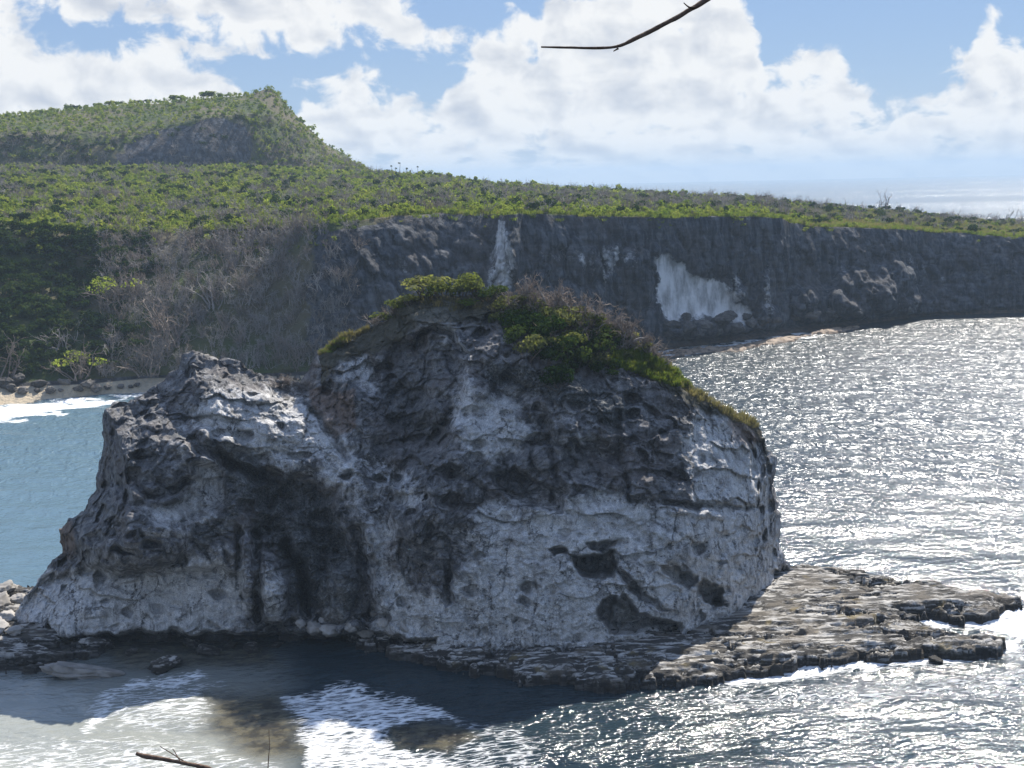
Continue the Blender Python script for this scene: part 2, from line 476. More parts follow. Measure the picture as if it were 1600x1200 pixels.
def mat_headland():
    mt, nt = material('headland_limestone')
    p = nt.pos()
    pale, veg, sand, alg = nt.attr('pale'), nt.attr('veg'), nt.attr('sand'), nt.attr('algae')
    n1 = nt.noise(p, 0.12, 6, 0.6)
    st = nt.noise(nt.vm('MULTIPLY', p, (1, 1, 0.16)), 0.6, 7, 0.68)
    fine = nt.noise(p, 1.3, 5, 0.65)
    c = nt.mix(nt.ramp(st, 0.38, 0.66), (0.024, 0.029, 0.038), (0.125, 0.130, 0.138))  # bluish cast of the shade is put into the rock colours
    c = nt.mix(nt.m('MULTIPLY', nt.ramp(n1, 0.42, 0.6), 0.35), c, (0.085, 0.066, 0.054))
    c = nt.mix(nt.m('MULTIPLY', nt.ramp(fine, 0.58, 0.74), 0.5), c, (0.20, 0.195, 0.185))
    pm = nt.ramp(nt.m('ADD', pale, nt.m('MULTIPLY', nt.m('SUBTRACT', fine, 0.5), 0.9)), 0.3, 0.75)
    c = nt.mix(pm, c, nt.mix(nt.ramp(nt.m('ADD', nt.m('MULTIPLY', nt.noise(nt.vm('MULTIPLY', p, (1, 1, 0.5)), 0.3, 6, 0.62), 0.65), nt.m('MULTIPLY', st, 0.35)), 0.36, 0.60), (0.30, 0.295, 0.285), (0.80, 0.79, 0.77)))
    g = nt.mix(nt.ramp(nt.noise(p, 0.05, 4, 0.6), 0.4, 0.62), (0.055, 0.075, 0.022), (0.115, 0.10, 0.06))
    vm_ = nt.ramp(nt.m('ADD', veg, nt.m('MULTIPLY', nt.m('SUBTRACT', fine, 0.5), 0.5)), 0.4, 0.6)
    c = nt.mix(vm_, c, g)
    c = nt.mix(nt.m('MULTIPLY', alg, 0.8), c, nt.mix(nt.ramp(fine, .4, .6), (0.13, 0.085, 0.05), (0.05, 0.04, 0.03)))
    sc = nt.mix(nt.ramp(fine, 0.35, 0.7), (0.50, 0.41, 0.29), (0.38, 0.33, 0.25))
    c = nt.mix(sand, c, sc)
    hs = nt.noise(nt.vm('MULTIPLY', p, (0.08, 0.08, 1.0)), 0.9, 5, 0.62)
    c = nt.mix(nt.m('MULTIPLY', nt.m('SUBTRACT', 1.0, nt.m('MAXIMUM', nt.m('MAXIMUM', vm_, pm), sand)), 0.32), c, nt.mix(nt.ramp(hs, 0.40, 0.62), (0.55, 0.55, 0.56), (1.6, 1.6, 1.58)), 'MULTIPLY')
    nb = nt.bump(nt.m('ADD', fine, nt.m('MULTIPLY', st, 1.5)), 0.9, 0.5)
    principled(nt, c, 0.95, nb, 0.15)
    return mt

# ------------------------------------------------------------------ sea stack
SIL = [(16, 1062), (18, 1000), (22, 980), (25, 955), (45, 920), (75, 885), (98, 860), (92, 835), (105, 815), (130, 795), (150, 765), (153, 735), (158, 710), (163, 690), (160, 668), (163, 642), (180, 630), (205, 622), (230, 608), (245, 600), (265, 585), (278, 575), (285, 558), (300, 551), (320, 554), (345, 560), (373, 561), (382, 572), (400, 586), (430, 594), (448, 599), (470, 597), (482, 580), (490, 560), (505, 546), (520, 534), (545, 524), (570, 514), (600, 504), (618, 484), (630, 468), (650, 462), (700, 462), (770, 462), (830, 482), (880, 494), (930, 508), (960, 524), (1000, 546), (1040, 568), (1070, 592), (1095, 612), (1120, 627), (1150, 641), (1180, 661), (1195, 685), (1198, 705), (1212, 713), (1213, 735), (1210, 760), (1216, 790), (1217, 830), (1220, 860), (1234, 888), (1262, 905), (1275, 960)]
SIL_BOTTOM = [(1150, 1020), (1050, 1052), (900, 1075), (680, 1078), (400, 1072), (150, 1070)]
def stack_depths(px):
    b_py = pl(px, [(0, 985), (160, 985), (350, 985), (480, 985), (580, 985), (680, 1000), (800, 1003), (900, 1003), (1000, 995), (1060, 985), (1140, 950), (1220, 905), (1275, 893)])
    yb = at_z(px, b_py, 1.6)[..., 1]
    th = pl(px, [(0, 4), (60, 6.5), (160, 11), (300, 13.5), (450, 15), (620, 18), (800, 18.5), (950, 16.5), (1050, 13), (1150, 8), (1220, 3.5), (1275, 2)])
    return yb, yb + th
def build_stack():
    C = np.array((640.0, 860.0))
    S = np.array(SIL + SIL_BOTTOM, float)
    ns = len(SIL)
    pts = []
    for k in range(len(S)):
        a, b = S[k], S[(k + 1) % len(S)]
        q = max(2, int(np.hypot(*(b - a)) / 0.7))
        pts.append(a + (b - a) * (np.arange(q) / q)[:, None])
    pts = np.concatenate(pts)
    ang = np.unwrap(np.arctan2(-(pts[:, 1] - C[1]), pts[:, 0] - C[0]))
    # resample by arc length (the outline is star-shaped about C)
    sl = np.concatenate([[0], np.cumsum(np.hypot(*np.diff(np.vstack([pts, pts[:1]]), axis=0).T))])
    wgt = np.ones(len(pts))
    NT_ = 1500
    s_new = np.linspace(0, sl[-1], NT_, endpoint=False)
    cl = np.vstack([pts, pts[:1]])
    ring = np.stack([np.interp(s_new, sl, cl[:, 0]), np.interp(s_new, sl, cl[:, 1])], -1)
    NF, NB = 300, 46
    rho_f = np.concatenate([1 - 0.12 * (np.linspace(0, 1, 60, endpoint=False)) ** 1.25, np.linspace(0.88, 0.004, NF - 60)])
    rho_b = np.linspace(0.02, 1, NB, endpoint=False) ** 0.6
    rho = np.concatenate([rho_b, rho_f])
    front = np.concatenate([np.zeros(NB), np.ones(NF)])[:, None] * np.ones(NT_)
    PXY = C + rho[:, None, None] * (ring - C)[None]
    px, py = PXY[..., 0], PXY[..., 1]
    # scaled distance to the open part of the outline
    es = np.full(px.shape, 1e9)
    wd_pts = [(0, 110), (150, 130), (300, 330), (480, 330), (620, 470), (800, 480), (950, 430), (1070, 320), (1150, 160), (1200, 60), (1275, 50)]
    for k in range(ns - 1):
        (ax, ay), (bx, by) = SIL[k], SIL[k + 1]
        wd = float(pl(np.array([(ax + bx) / 2]), wd_pts)[0])
        if ax < 170 and ay > 640: wd = 90
        if ax > 1190: wd = 55
        ex, ey = bx - ax, by - ay
        t = np.clip(((px - ax) * ex + (py - ay) * ey) / (ex * ex + ey * ey), 0, 1)
        es = np.minimum(es, np.hypot(px - ax - t * ex, py - ay - t * ey) / wd)
    e = np.clip(es, 0, 1)
    prof = (1 - (1 - e) ** 1.5) ** 0.9
    yb, yr = stack_depths(px)
    Yf = yr - (yr - yb) * prof
    Yk = yr + np.maximum(4, (yr - yb) * 0.9) * (1 - (1 - e) ** 2) ** 0.5
    is_f = front > 0.5
    Y0 = np.where(is_f, Yf, Yk)
    P0 = at_y(px, py, Y0)
    # --- features on the seaward face, in metres (+ = into the rock)
    wn = fbm(P0 / 2.2, 4, 0.55, 101)
    wx = px + 9 * wn; wy = py + 9 * fbm(P0 / 2.2 + 50, 4, 0.55, 107)
    dent = np.zeros(px.shape)
    def poly(pts_, soft, off=0):
        return sstep(poly_sd(wx, wy, pts_) + off, -soft, soft)
    def ell(cx, cy, rx, ry, rot=0, pw=1.0):
        c, s = math.cos(math.radians(rot)), math.sin(math.radians(rot))
        u = ((wx - cx) * c + (wy - cy) * s) / rx; v = (-(wx - cx) * s + (wy - cy) * c) / ry
        return np.clip(1 - u * u - v * v, 0, 1) ** pw
    def crack(pts_, wdt):
        return np.clip(1 - line_d(wx, wy, pts_) / wdt, 0, 1) ** 0.7
    rag = fbm(P0 / 0.7, 3, .6, 121); rag2 = fbm(P0 / 0.7 + 9, 3, .6, 123)
    POL = dict(
        jawpale=[(208, 788), (235, 818), (270, 828), (312, 806), (350, 778), (354, 750), (322, 722), (303, 742), (288, 785), (262, 783), (232, 768)],
        basepale=[(128, 893), (200, 905), (290, 888), (378, 890), (382, 940), (375, 992), (160, 992), (10, 1010), (20, 950), (80, 895)],
        arch=[(305, 640), (330, 600), (420, 612), (520, 650), (556, 700), (590, 790), (602, 945), (568, 930), (560, 830), (520, 762), (462, 742), (400, 732), (335, 698)],
        gully=[(395, 748), (470, 742), (520, 772), (552, 850), (572, 955), (505, 965), (455, 958), (432, 872), (392, 830)],
        shoulder=[(536, 566), (565, 545), (590, 575), (598, 612), (580, 628), (545, 600)],
        brow=[(636, 478), (700, 488), (722, 530), (734, 562), (690, 524), (650, 512)],
        hollow=[(600, 545), (650, 530), (705, 540), (728, 575), (715, 640), (690, 690), (620, 700), (590, 640)],
        column=[(692, 592), (720, 562), (742, 602), (800, 642), (832, 682), (772, 722), (730, 712), (700, 662), (650, 642), (664, 612)],
        midpale=[(562, 716), (662, 748), (668, 792), (622, 800), (606, 870), (640, 930), (590, 945), (575, 830)],
        lowpale=[(606, 870), (640, 930), (704, 936), (720, 830), (780, 800), (880, 802), (930, 772), (1000, 792), (1080, 782), (1062, 700), (1085, 640), (1150, 644), (1204, 700), (1225, 905), (1290, 960), (1140, 1030), (900, 1075), (640, 1075), (570, 960)],
        recess=[(768, 748), (800, 735), (850, 755), (884, 776), (876, 802), (850, 796), (790, 778)],
        cave1=[(894, 872), (960, 866), (966, 888), (958, 903), (905, 902)],
        cave2=[(860, 856), (882, 858), (886, 868), (866, 867)],
        cave3=[(918, 848), (945, 845), (962, 848), (950, 864), (930, 860)],
        cave4=[(936, 962), (944, 936), (976, 934), (1000, 958), (1062, 982), (1050, 992), (962, 988)],
        cave5=[(960, 884), (982, 900), (1012, 930), (1046, 952), (1030, 954), (984, 926)],
        cave6=[(1034, 884), (1050, 880), (1086, 900), (1082, 917), (1050, 908)],
        cave7=[(1084, 918), (1096, 908), (1130, 928), (1132, 946), (1100, 944)],
        cave8=[(1200, 892), (1225, 890), (1246, 908), (1236, 920), (1208, 910)],
        slot=[(1178, 684), (1194, 690), (1196, 730), (1188, 770), (1178, 766)],
        under=[(96, 1000), (160, 990), (300, 988), (480, 994), (600, 990), (682, 1000), (676, 1024), (600, 1020), (480, 1022), (300, 1016), (120, 1018)],
    )
    M = {k: poly(v, 5) for k, v in POL.items()}
    dent += 1.0 * M['jawpale'] + 1.9 * M['basepale'] * sstep(py, 1000, 880) + 1.7 * poly(POL['gully'], 26) * (1 + 1.1 * fbm(P0 / np.array([1.6, 1.6, 7.0]) + 5, 4, .55, 345, ridged=True)) + 0.7 * M['shoulder']
    dent += 2.6 * poly(POL['hollow'], 14) - 0.8 * poly(POL['column'], 14) - 1.6 * poly(POL['arch'], 22) - 0.9 * M['brow']
    dent += 2.2 * poly(POL['recess'], 6) + 0.5 * M['midpale']
    for k, d in (('cave1', 4.6), ('cave2', 2.2), ('cave3', 2.0), ('cave4', 4.4), ('cave5', 1.9), ('cave6', 2.6), ('cave7', 3.6), ('cave8', 2.4), ('slot', 2.0)):
        dent += d * sstep(poly_sd(wx + 5 * rag, wy + 5 * rag2, POL[k]), -3, 3) * (0.75 + 0.9 * np.clip(wn + .3, 0, 1)) * (1 - 0.5 * sstep(wy - np.mean([q[1] for q in POL[k]]), 0, 22))
    dent += 2.6 * poly(POL['under'], 5) * (px < 690)
    d_before = dent.copy()
    # bulges
    dent -= 3.2 * ell(205, 830, 100, 75, -8, 0.7) * sstep(wy, 896, 884) + 2.2 * ell(255, 715, 85, 75, 0, 0.8)
    dent -= 1.6 * ell(370, 640, 110, 60, 20, 0.8) + 1.8 * ell(320, 700, 60, 30, 0, 0.8)
    dent += 1.6 * crack([(212, 762), (235, 772), (262, 768), (288, 752)], 9) + 1.2 * crack([(128, 890), (180, 896), (230, 892), (285, 878)], 10)
    dent += 1.8 * crack([(305, 690), (345, 715), (400, 742), (430, 745)], 14)
    dent -= 2.6 * ell(528, 918, 32, 56, 8, 0.7) + 1.6 * ell(425, 915, 26, 60, -8, 0.7) + 1.5 * ell(470, 850, 22, 60, -14, 0.7) + 1.2 * ell(385, 890, 14, 60, -4, 0.7)
    dent += 1.8 * crack([(398, 835), (410, 890), (402, 960)], 10) + 2.0 * crack([(446, 850), (470, 900), (482, 955)], 12) + 1.5 * crack([(372, 826), (374, 880)], 8)
    dent += 2.2 * ell(452, 606, 30, 16, 0, 0.8) + 1.6 * crack([(652, 524), (672, 514), (700, 522), (724, 548)], 8)
    dent -= 1.8 * ell(820, 560, 80, 40, 10, 0.8) + 1.5 * ell(905, 640, 90, 60, 25, 0.8) + 1.4 * ell(660, 790, 50, 90, 12, 0.8)
    dent += 1.6 * ell(640, 700, 60, 60, 0, 0.8) + 1.4 * ell(925, 720, 50, 40, 0, 0.8)
    dent += 1.5 * crack([(560, 830), (575, 900), (578, 960)], 12) + 1.0 * crack([(700, 880), (705, 940)], 7) + 0.9 * crack([(842, 640), (860, 700), (880, 770)], 9)
    dent += 1.2 * crack([(488, 640), (520, 680), (545, 720)], 8) + 0.8 * crack([(965, 640), (970, 720), (985, 780)], 7)
    dent += 0.9 * crack([(1040, 786), (1110, 790), (1190, 794)], 5) - 0.6 * crack([(1050, 800), (1130, 806)], 8)
    for (cx, cy, rx, ry, d) in [(592, 752, 11, 8, 1.2), (622, 752, 9, 11, 1.4), (610, 752, 4, 8, 1), (545, 745, 18, 6, .9), (985, 690, 14, 8, .9), (1000, 715, 12, 10, .8), (1060, 745, 16, 10, .9), (1075, 790, 22, 9, 1.0), (1190, 840, 10, 7, .9), (1175, 845, 7, 9, .8), (1125, 880, 12, 5, .8), (1090, 855, 9, 10, .7), (470, 710, 20, 7, .9), (440, 668, 10, 6, .7), (395, 618, 12, 5, .7), (530, 540, 16, 6, 1.2), (225, 715, 22, 16, 1.3), (790, 650, 10, 6, .6), (735, 645, 14, 12, .6), (840, 690, 24, 12, 1.0), (700, 735, 26, 14, 1.1), (1020, 640, 14, 9, .8), (950, 660, 16, 8, .8), (900, 690, 10, 8, .7), (640, 620, 40, 20, .8), (150, 840, 18, 12, .8), (200, 860, 22, 8, 1.0), (235, 850, 16, 10, .9), (175, 815, 14, 9, .7)]:
        dent += d * ell(cx, cy, rx, ry, 0, 0.5)
    dent = d_before + 1.45 * (dent - d_before)
    # --- natural relief
    pale = np.zeros(px.shape)
    for k, a in (('jawpale', 1), ('basepale', 1), ('arch', .85), ('shoulder', 1), ('brow', .75), ('column', .85), ('midpale', .9), ('lowpale', .95)):
        pale = np.maximum(pale, a * poly(POL[k], 26))
    for k in ('gully', 'hollow', 'recess'):
        pale *= 1 - 0.7 * poly(POL[k], 18)
    pale = np.maximum(pale, 0.75 * ell(528, 918, 30, 52, 8, 0.4))
    pale = np.maximum(pale, 0.6 * ell(425, 925, 22, 45, -8, 0.4))
    # the crust has fallen away in ragged sheets: break the outlines up at every scale
    pn = fbm(P0 / 4.5, 5, 0.62, 195)
    pale = np.clip(0.05 + pale * 0.88 + 0.70 * pn, 0, 1)
    rough = 1 - 0.5 * pale
    r1 = fbm(P0 / 7.0, 4, 0.5, 201, ridged=True)
    r2 = fbm(P0 / 2.4, 4, 0.55, 211, ridged=True)
    r3 = fbm(P0 / 0.75, 3, 0.55, 221)
    f1, f2, cid = worley(P0 / np.array([2.6, 2.6, 2.0]), 231)
    g1, g2, gid = worley(P0 / 0.62, 241)
    pit = np.where(gid > 0.72, np.clip(0.42 - g1, 0, 1) / 0.42, 0)
    h1, h2, hid = worley(P0 / np.array([1.7, 1.7, 1.1]), 251)
    pit2 = np.where(hid > 0.80, np.clip(0.40 - h1, 0, 1) / 0.40, 0)
    strata = np.sin(P0[..., 2] * 3.1 + 2.2 * fbm(P0 / 5, 3, 0.5, 261))
    q1, q2, qid = worley(P0 / np.array([1.15, 1.15, 0.85]) + 0.5 * wn[..., None], 271)
    s1, s2, sid = worley(P0 / np.array([0.5, 0.5, 0.38]) + 0.4 * r3[..., None], 281)
    r4 = fbm(P0 / 0.9, 3, 0.55, 291, ridged=True)
    dent += rough * (-1.0 * r1 - 0.45 * r2 - 0.22 * r4 - 0.08 * r3 - 0.5 * (np.clip(f2 - f1, 0, .16) / .16 - .7) * sstep(pn, -.25, .2) * (1 - .8 * pale) - 1.0 * (cid - .5) * (1 - .5 * pale))
    flute = fbm(P0 / np.array([1.5, 1.5, 6.0]), 4, 0.55, 341, ridged=True)
    zz = P0[..., 2] * 0.42 + 0.9 * fbm(P0 / 6, 3, .5, 351) + P0[..., 0] * 0.03
    saw = (zz - np.floor(zz))
    dent += -0.40 * flute * sstep(fbm(P0 / 9, 2, .5, 355), -.2, .3) + 0.75 * (saw - .5) * sstep(fbm(P0 / 7 + 20, 3, .5, 361), -.05, .3)
    tq, _, tid = worley(P0 / np.array([2.3, 2.3, 1.5]) + 0.5 * r3[..., None] * .3, 371)
    dent += 1.5 * np.sqrt(np.clip(1 - (tq / (.22 + .3 * tid)) ** 2, 0, 1)) * (tid > .45) * sstep(fbm(P0 / 6 + 60, 3, .5, 375), -0.08, .2)
    dent += rough * (-0.42 * (qid - .5) * (1 - .6 * pale) - 0.16 * (np.clip(q2 - q1, 0, .10) / .10 - .7) * (1 - pale) - 0.22 * (sid - .5))
    dent += 0.22 * pale * fbm(P0 / np.array([1.1, 1.1, 2.4]), 5, .6, 381, ridged=True) + 0.22 * np.abs(fbm(P0 / 0.42, 3, .6, 385))
    dent += 0.30 * pit ** 0.5 + 0.55 * pit2 ** 0.5 + 0.10 * strata * (1 - pale * .5)
    dent += 0.35 * pale
    dent *= np.where(is_f, np.clip(es * 9 + 0.12, 0, 1), np.clip(es * 4, 0.1, 1))
    Y = np.where(is_f, Y0 + dent, Y0 - 1.5 * r1 - r2)
    # silhouette roughness, in metres, in the picture plane
    rim = np.clip(1 - es / 0.28, 0, 1)
    top_soft = np.where((px > 500) & (px < 1180), 0.5, 1.0)
    P = at_y(px, py, Y)
    P[..., 2] += rim * top_soft * (0.5 * fbm(P0 / 1.6, 4, 0.6, 301) + 0.25 * fbm(P0 / 0.5, 2, 0.5, 305))
    P[..., 0] += rim * top_soft * (0.45 * fbm(P0 / 1.5 + 90, 4, 0.6, 311))
    # face-normal push so that caves keep ragged lips and blocks overhang
    P[..., 2] += is_f * (0.35 * fbm(P0 / 1.3 + 40, 3, 0.5, 321)) * rough
    P[..., 0] += is_f * (0.30 * fbm(P0 / 1.3 + 70, 3, 0.5, 331)) * rough
    ochre = np.clip(ell(100, 840, 22, 40, 0, .5) + ell(1170, 665, 40, 40, 30, .6) + 0.8 * poly([(475, 605), (555, 610), (560, 670), (520, 690), (490, 640)], 8), 0, 1)
    soil = np.where(is_f, sstep(es, 0.16, 0.03) * ((px > 500) & (px < 1200)), 0.6)
    crust = np.clip(0.75 * poly(POL['gully'], 20) + M['hollow'] * .5 + 0.7 * poly([(395, 690), (420, 740), (360, 830), (310, 870), (290, 830), (350, 790), (350, 720), (310, 690), (240, 690), (280, 670)], 10) + 0.8 * poly([(760, 560), (880, 570), (950, 600), (1000, 640), (960, 680), (900, 640), (800, 610), (740, 600)], 14), 0, 1)
    V = P.reshape(-1, 3); F = grid_faces(len(rho), NT_, wrap=True)
    F = F[:, ::-1] if True else F
    me = mesh_np('rock_body', V, F, {'pale': pale, 'ochre': ochre, 'soil': soil, 'crust': crust})
    return me, V, F

def mat_stack():
    mt, nt = material('stack_limestone')
    p = nt.pos()
    pale, och, soil, crust = (nt.attr(a) for a in ('pale', 'ochre', 'soil', 'crust'))
    fine = nt.noise(p, 1.1, 8, 0.62)
    big = nt.noise(p, 0.22, 5, 0.55)
    fr = nt.noise(p, 4.5, 5, 0.6)
    st = nt.noise(nt.vm('MULTIPLY', p, (1, 1, 0.2)), 1.1, 5, 0.6)
    dark = nt.mix(nt.ramp(fine, 0.35, 0.68), (0.095, 0.094, 0.095), (0.28, 0.272, 0.265))
    dark = nt.mix(nt.m('MULTIPLY', nt.ramp(big, 0.45, 0.62), 0.6), dark, (0.18, 0.158, 0.146))
    dark = nt.mix(nt.m('MULTIPLY', nt.ramp(fr, 0.58, 0.7), 0.5), dark, (0.30, 0.29, 0.275))
    pl_ = nt.mix(nt.ramp(fine, 0.3, 0.7), (0.44, 0.43, 0.415), (0.64, 0.63, 0.61))
    pl_ = nt.mix(nt.m('MULTIPLY', nt.ramp(st, 0.50, 0.68), 0.55), pl_, (0.22, 0.205, 0.19))
    pl_ = nt.mix(nt.m('MULTIPLY', nt.ramp(fr, 0.62, 0.72), 0.4), pl_, (0.12, 0.115, 0.11))
    msk = nt.m('ADD', pale, nt.m('ADD', nt.m('MULTIPLY', nt.m('SUBTRACT', fine, 0.5), 1.1), nt.m('MULTIPLY', nt.m('SUBTRACT', big, 0.5), 0.5)))
    c = nt.mix(nt.ramp(msk, 0.20, 0.80), dark, pl_)
    cm = nt.ramp(nt.m('ADD', crust, nt.m('MULTIPLY', nt.m('SUBTRACT', fine, 0.5), 1.2)), 0.4, 0.8)
    c = nt.mix(nt.m('MULTIPLY', cm, 0.8), c, nt.mix(nt.ramp(fr, 0.4, 0.65), (0.045, 0.050, 0.048), (0.19, 0.19, 0.18)))
    om = nt.ramp(nt.m('ADD', och, nt.m('MULTIPLY', nt.m('SUBTRACT', fine, 0.5), 0.8)), 0.4, 0.8)
    c = nt.mix(nt.m('MULTIPLY', om, 0.7), c, nt.mix(fr, (0.16, 0.10, 0.07), (0.24, 0.17, 0.12)))
    sm = nt.ramp(nt.m('ADD', soil, nt.m('MULTIPLY', nt.m('SUBTRACT', fine, 0.5), 0.9)), 0.4, 0.7)
    c = nt.mix(nt.m('MULTIPLY', sm, 0.85), c, nt.mix(fine, (0.05, 0.045, 0.03), (0.11, 0.10, 0.06)))
    z = nt.xyz(p)[2]
    wet = nt.ramp(nt.m('ADD', z, nt.m('MULTIPLY', fine, 0.8)), 1.6, 0.9)
    c = nt.mix(nt.m('MULTIPLY', wet, 0.8), c, (0.045, 0.043, 0.038))
    # drip stains, hairline cracks and solution pits
    drip = nt.noise(nt.vm('MULTIPLY', p, (1, 1, 0.07)), 2.4, 5, 0.65)
    c = nt.mix(nt.m('MULTIPLY', nt.m('MULTIPLY', nt.ramp(drip, 0.54, 0.66), nt.ramp(big, 0.40, 0.58)), 0.62), c, (0.075, 0.072, 0.068))
    wv = nt.vm('ADD', nt.vm('MULTIPLY', p, (1, 1, 0.75)), nt.vm('MULTIPLY', nt.comb(fine, fr, fine), (1.2, 1.2, 1.2)))
    ck = nt.ramp(nt.voro(wv, 0.55, 'DISTANCE_TO_EDGE'), 0.0, 0.035, 1.0, 0.0)
    ck = nt.m('MULTIPLY', ck, nt.ramp(nt.noise(p, 0.35, 3, 0.5), 0.46, 0.60))
    c = nt.mix(nt.m('MULTIPLY', ck, 0.6), c, (0.03, 0.029, 0.028))
    pit = nt.ramp(nt.voro(nt.vm('MULTIPLY', p, (1, 1, 1.5)), 2.3, 'F1'), 0.16, 0.26, 1.0, 0.0)
    pit = nt.m('MULTIPLY', pit, nt.ramp(nt.noise(p, 0.6, 4, 0.6), 0.50, 0.60))
    c = nt.mix(nt.m('MULTIPLY', pit, 0.6), c, (0.035, 0.034, 0.033))
    grain = nt.noise(p, 11.0, 3, 0.6)
    c = nt.mix(0.5, c, nt.mix(nt.ramp(grain, 0.38, 0.64), (0.45, 0.45, 0.45), (1.35, 1.35, 1.35)), 'MULTIPLY')
    h = nt.m('ADD', nt.m('MULTIPLY', fine, 1.0), nt.m('MULTIPLY', fr, 0.4))
    h = nt.m('SUBTRACT', h, nt.m('ADD', nt.m('MULTIPLY', ck, 0.35), nt.m('MULTIPLY', pit, 0.4)))
    nb = nt.bump(h, 1.0, 0.4)
    principled(nt, c, 0.92, nb, 0.2)
    return mt

# ------------------------------------------------------------------ reef shelf around the stack
SHELF_A = [(560, 1000), (640, 1012), (700, 1030), (785, 1040), (800, 1052), (850, 1050), (940, 1058), (1040, 1052), (1135, 1052), (1160, 1040), (1240, 1030), (1262, 1022), (1300, 1026), (1350, 1018), (1380, 1022), (1440, 1008), (1500, 1014), (1560, 1006), (1574, 994), (1540, 984), (1500, 980), (1440, 968), (1415, 958), (1440, 950), (1500, 957), (1560, 950), (1594, 938), (1590, 926), (1545, 918), (1500, 914), (1480, 906), (1430, 902), (1390, 897), (1360, 890), (1320, 882), (1262, 878), (1215, 880), (1150, 870), (700, 860), (500, 930)]
SHELF_B = [(-260, 935), (-60, 918), (0, 912), (40, 908), (90, 925), (150, 960), (170, 1000), (150, 1016), (100, 1020), (60, 1034), (20, 1040), (-60, 1050), (-260, 1080)]
def build_shelf(poly_px, zt, step, seed, terr, name):
    q = at_z(np.array([p[0] for p in poly_px]), np.array([p[1] for p in poly_px]), zt * 0.9)
    plan = q[:, :2]
    x0, y0 = plan.min(0) - 2.0; x1, y1 = plan.max(0) + 2.0
    xs = np.arange(x0, x1, step); ys = np.arange(y0, y1, step * 1.15)
    X, Y = np.meshgrid(xs, ys)
    P3 = np.stack([X, Y, X * 0], -1)
    sd = poly_sd(X + 1.9 * fbm(P3 / 2.0, 5, .7, seed), Y + 1.9 * fbm(P3 / 1.8 + 30, 5, .7, seed + 5), plan)
    base = fbm(P3 / np.array([9, 6, 9]), 4, 0.5, seed + 11)
    lay = zt + 0.42 * base + 0.30 * fbm(P3 / np.array([4.5, 1.5, 3.0]), 4, 0.6, seed + 17, ridged=True) + 0.07 * fbm(P3 / np.array([1.0, 0.8, 1]), 3, .6, seed + 19)
    q_ = lay / terr
    fl = np.floor(q_); fr_ = q_ - fl
    lay = terr * (fl + 0.25 * fr_ + 0.75 * sstep(fr_, 0.72, 0.98))
    fine = fbm(P3 / np.array([0.9, 0.45, 0.9]), 4, 0.6, seed + 23)
    lay += 0.10 * fine
    pool = sstep(fbm(P3 / np.array([4.2, 2.2, 3.3]) + 7, 5, 0.6, seed + 29), 0.30, 0.36)
    lay -= 0.9 * pool * sstep(sd, 0.5, 2.0)
    gap = sstep(fbm(P3 / np.array([7.0, 2.4, 5.0]) + 3, 5, .6, seed + 41, ridged=True), 0.52, 0.66) * sstep(sd, 9.0, 3.0)
    lay = lay - 1.1 * gap - 0.35 * sstep(sd, 3.0, 0.0) * (0.5 + fbm(P3 / 1.7, 3, .6, seed + 47))
    Z = -1.2 + (np.maximum(lay, 0.05) + 1.2) * sstep(sd, -0.1, 0.35) * (0.86 + 0.14 * sstep(sd, 0.3, 2.5))
    X2 = X + 0.15 * fine; Y2 = Y + 0.2 * fbm(P3 / 0.8 + 11, 3, .5, seed + 37)
    P = np.stack([X2, Y2, Z], -1)
    F = grid_faces(*X.shape)
    keep = (sd.ravel()[F] > -1.2).any(1)
    F = F[keep]
    used = np.unique(F); remap = np.full(X.size, -1); remap[used] = np.arange(len(used))
    V = P.reshape(-1, 3)[used]; F = remap[F]
    me = mesh_np(name, V, F, {'edge': sd.ravel()[used]})
    return me, V, F, plan

def mat_shelf():
    mt, nt = material('reef_rock')
    p = nt.pos()
    x, y, z = nt.xyz(p)
    sq = nt.vm('MULTIPLY', p, (0.35, 1.3, 2.0))
    fine = nt.noise(sq, 1.6, 7, 0.62)
    big = nt.noise(p, 0.3, 4, 0.55)
    c = nt.mix(nt.ramp(fine, 0.46, 0.62), (0.045, 0.041, 0.036), (0.44, 0.42, 0.385))
    c = nt.mix(nt.m('MULTIPLY', nt.ramp(big, 0.5, 0.62), 0.6), c, (0.13, 0.11, 0.085))
    alg = nt.ramp(nt.noise(nt.vm('ADD', p, (31, 7, 0)), 0.42, 3, 0.55), 0.60, 0.70)
    c = nt.mix(nt.m('MULTIPLY', alg, 0.65), c, (0.17, 0.13, 0.055))
    wet = nt.ramp(nt.m('ADD', z, nt.m('MULTIPLY', fine, 0.7)), 1.35, 0.75)
    c = nt.mix(nt.m('MULTIPLY', wet, 0.85), c, (0.022, 0.020, 0.017))
    fr = nt.noise(p, 6.0, 5, 0.6)
    nb = nt.bump(nt.m('ADD', fine, nt.m('MULTIPLY', fr, 0.4)), 0.9, 0.25)
    principled(nt, c, 0.85, nb, 0.2)
    return mt

def mat_ledge():
    mt, nt = material('tan_ledge_rock')
    p = nt.pos()
    fine = nt.noise(p, 0.7, 5, 0.62)
    c = nt.mix(nt.ramp(fine, 0.36, 0.62), (0.07, 0.05, 0.035), (0.30, 0.22, 0.15))
    principled(nt, c, 0.8, nt.bump(fine, 0.8, 0.4), 0.3)
    return mt
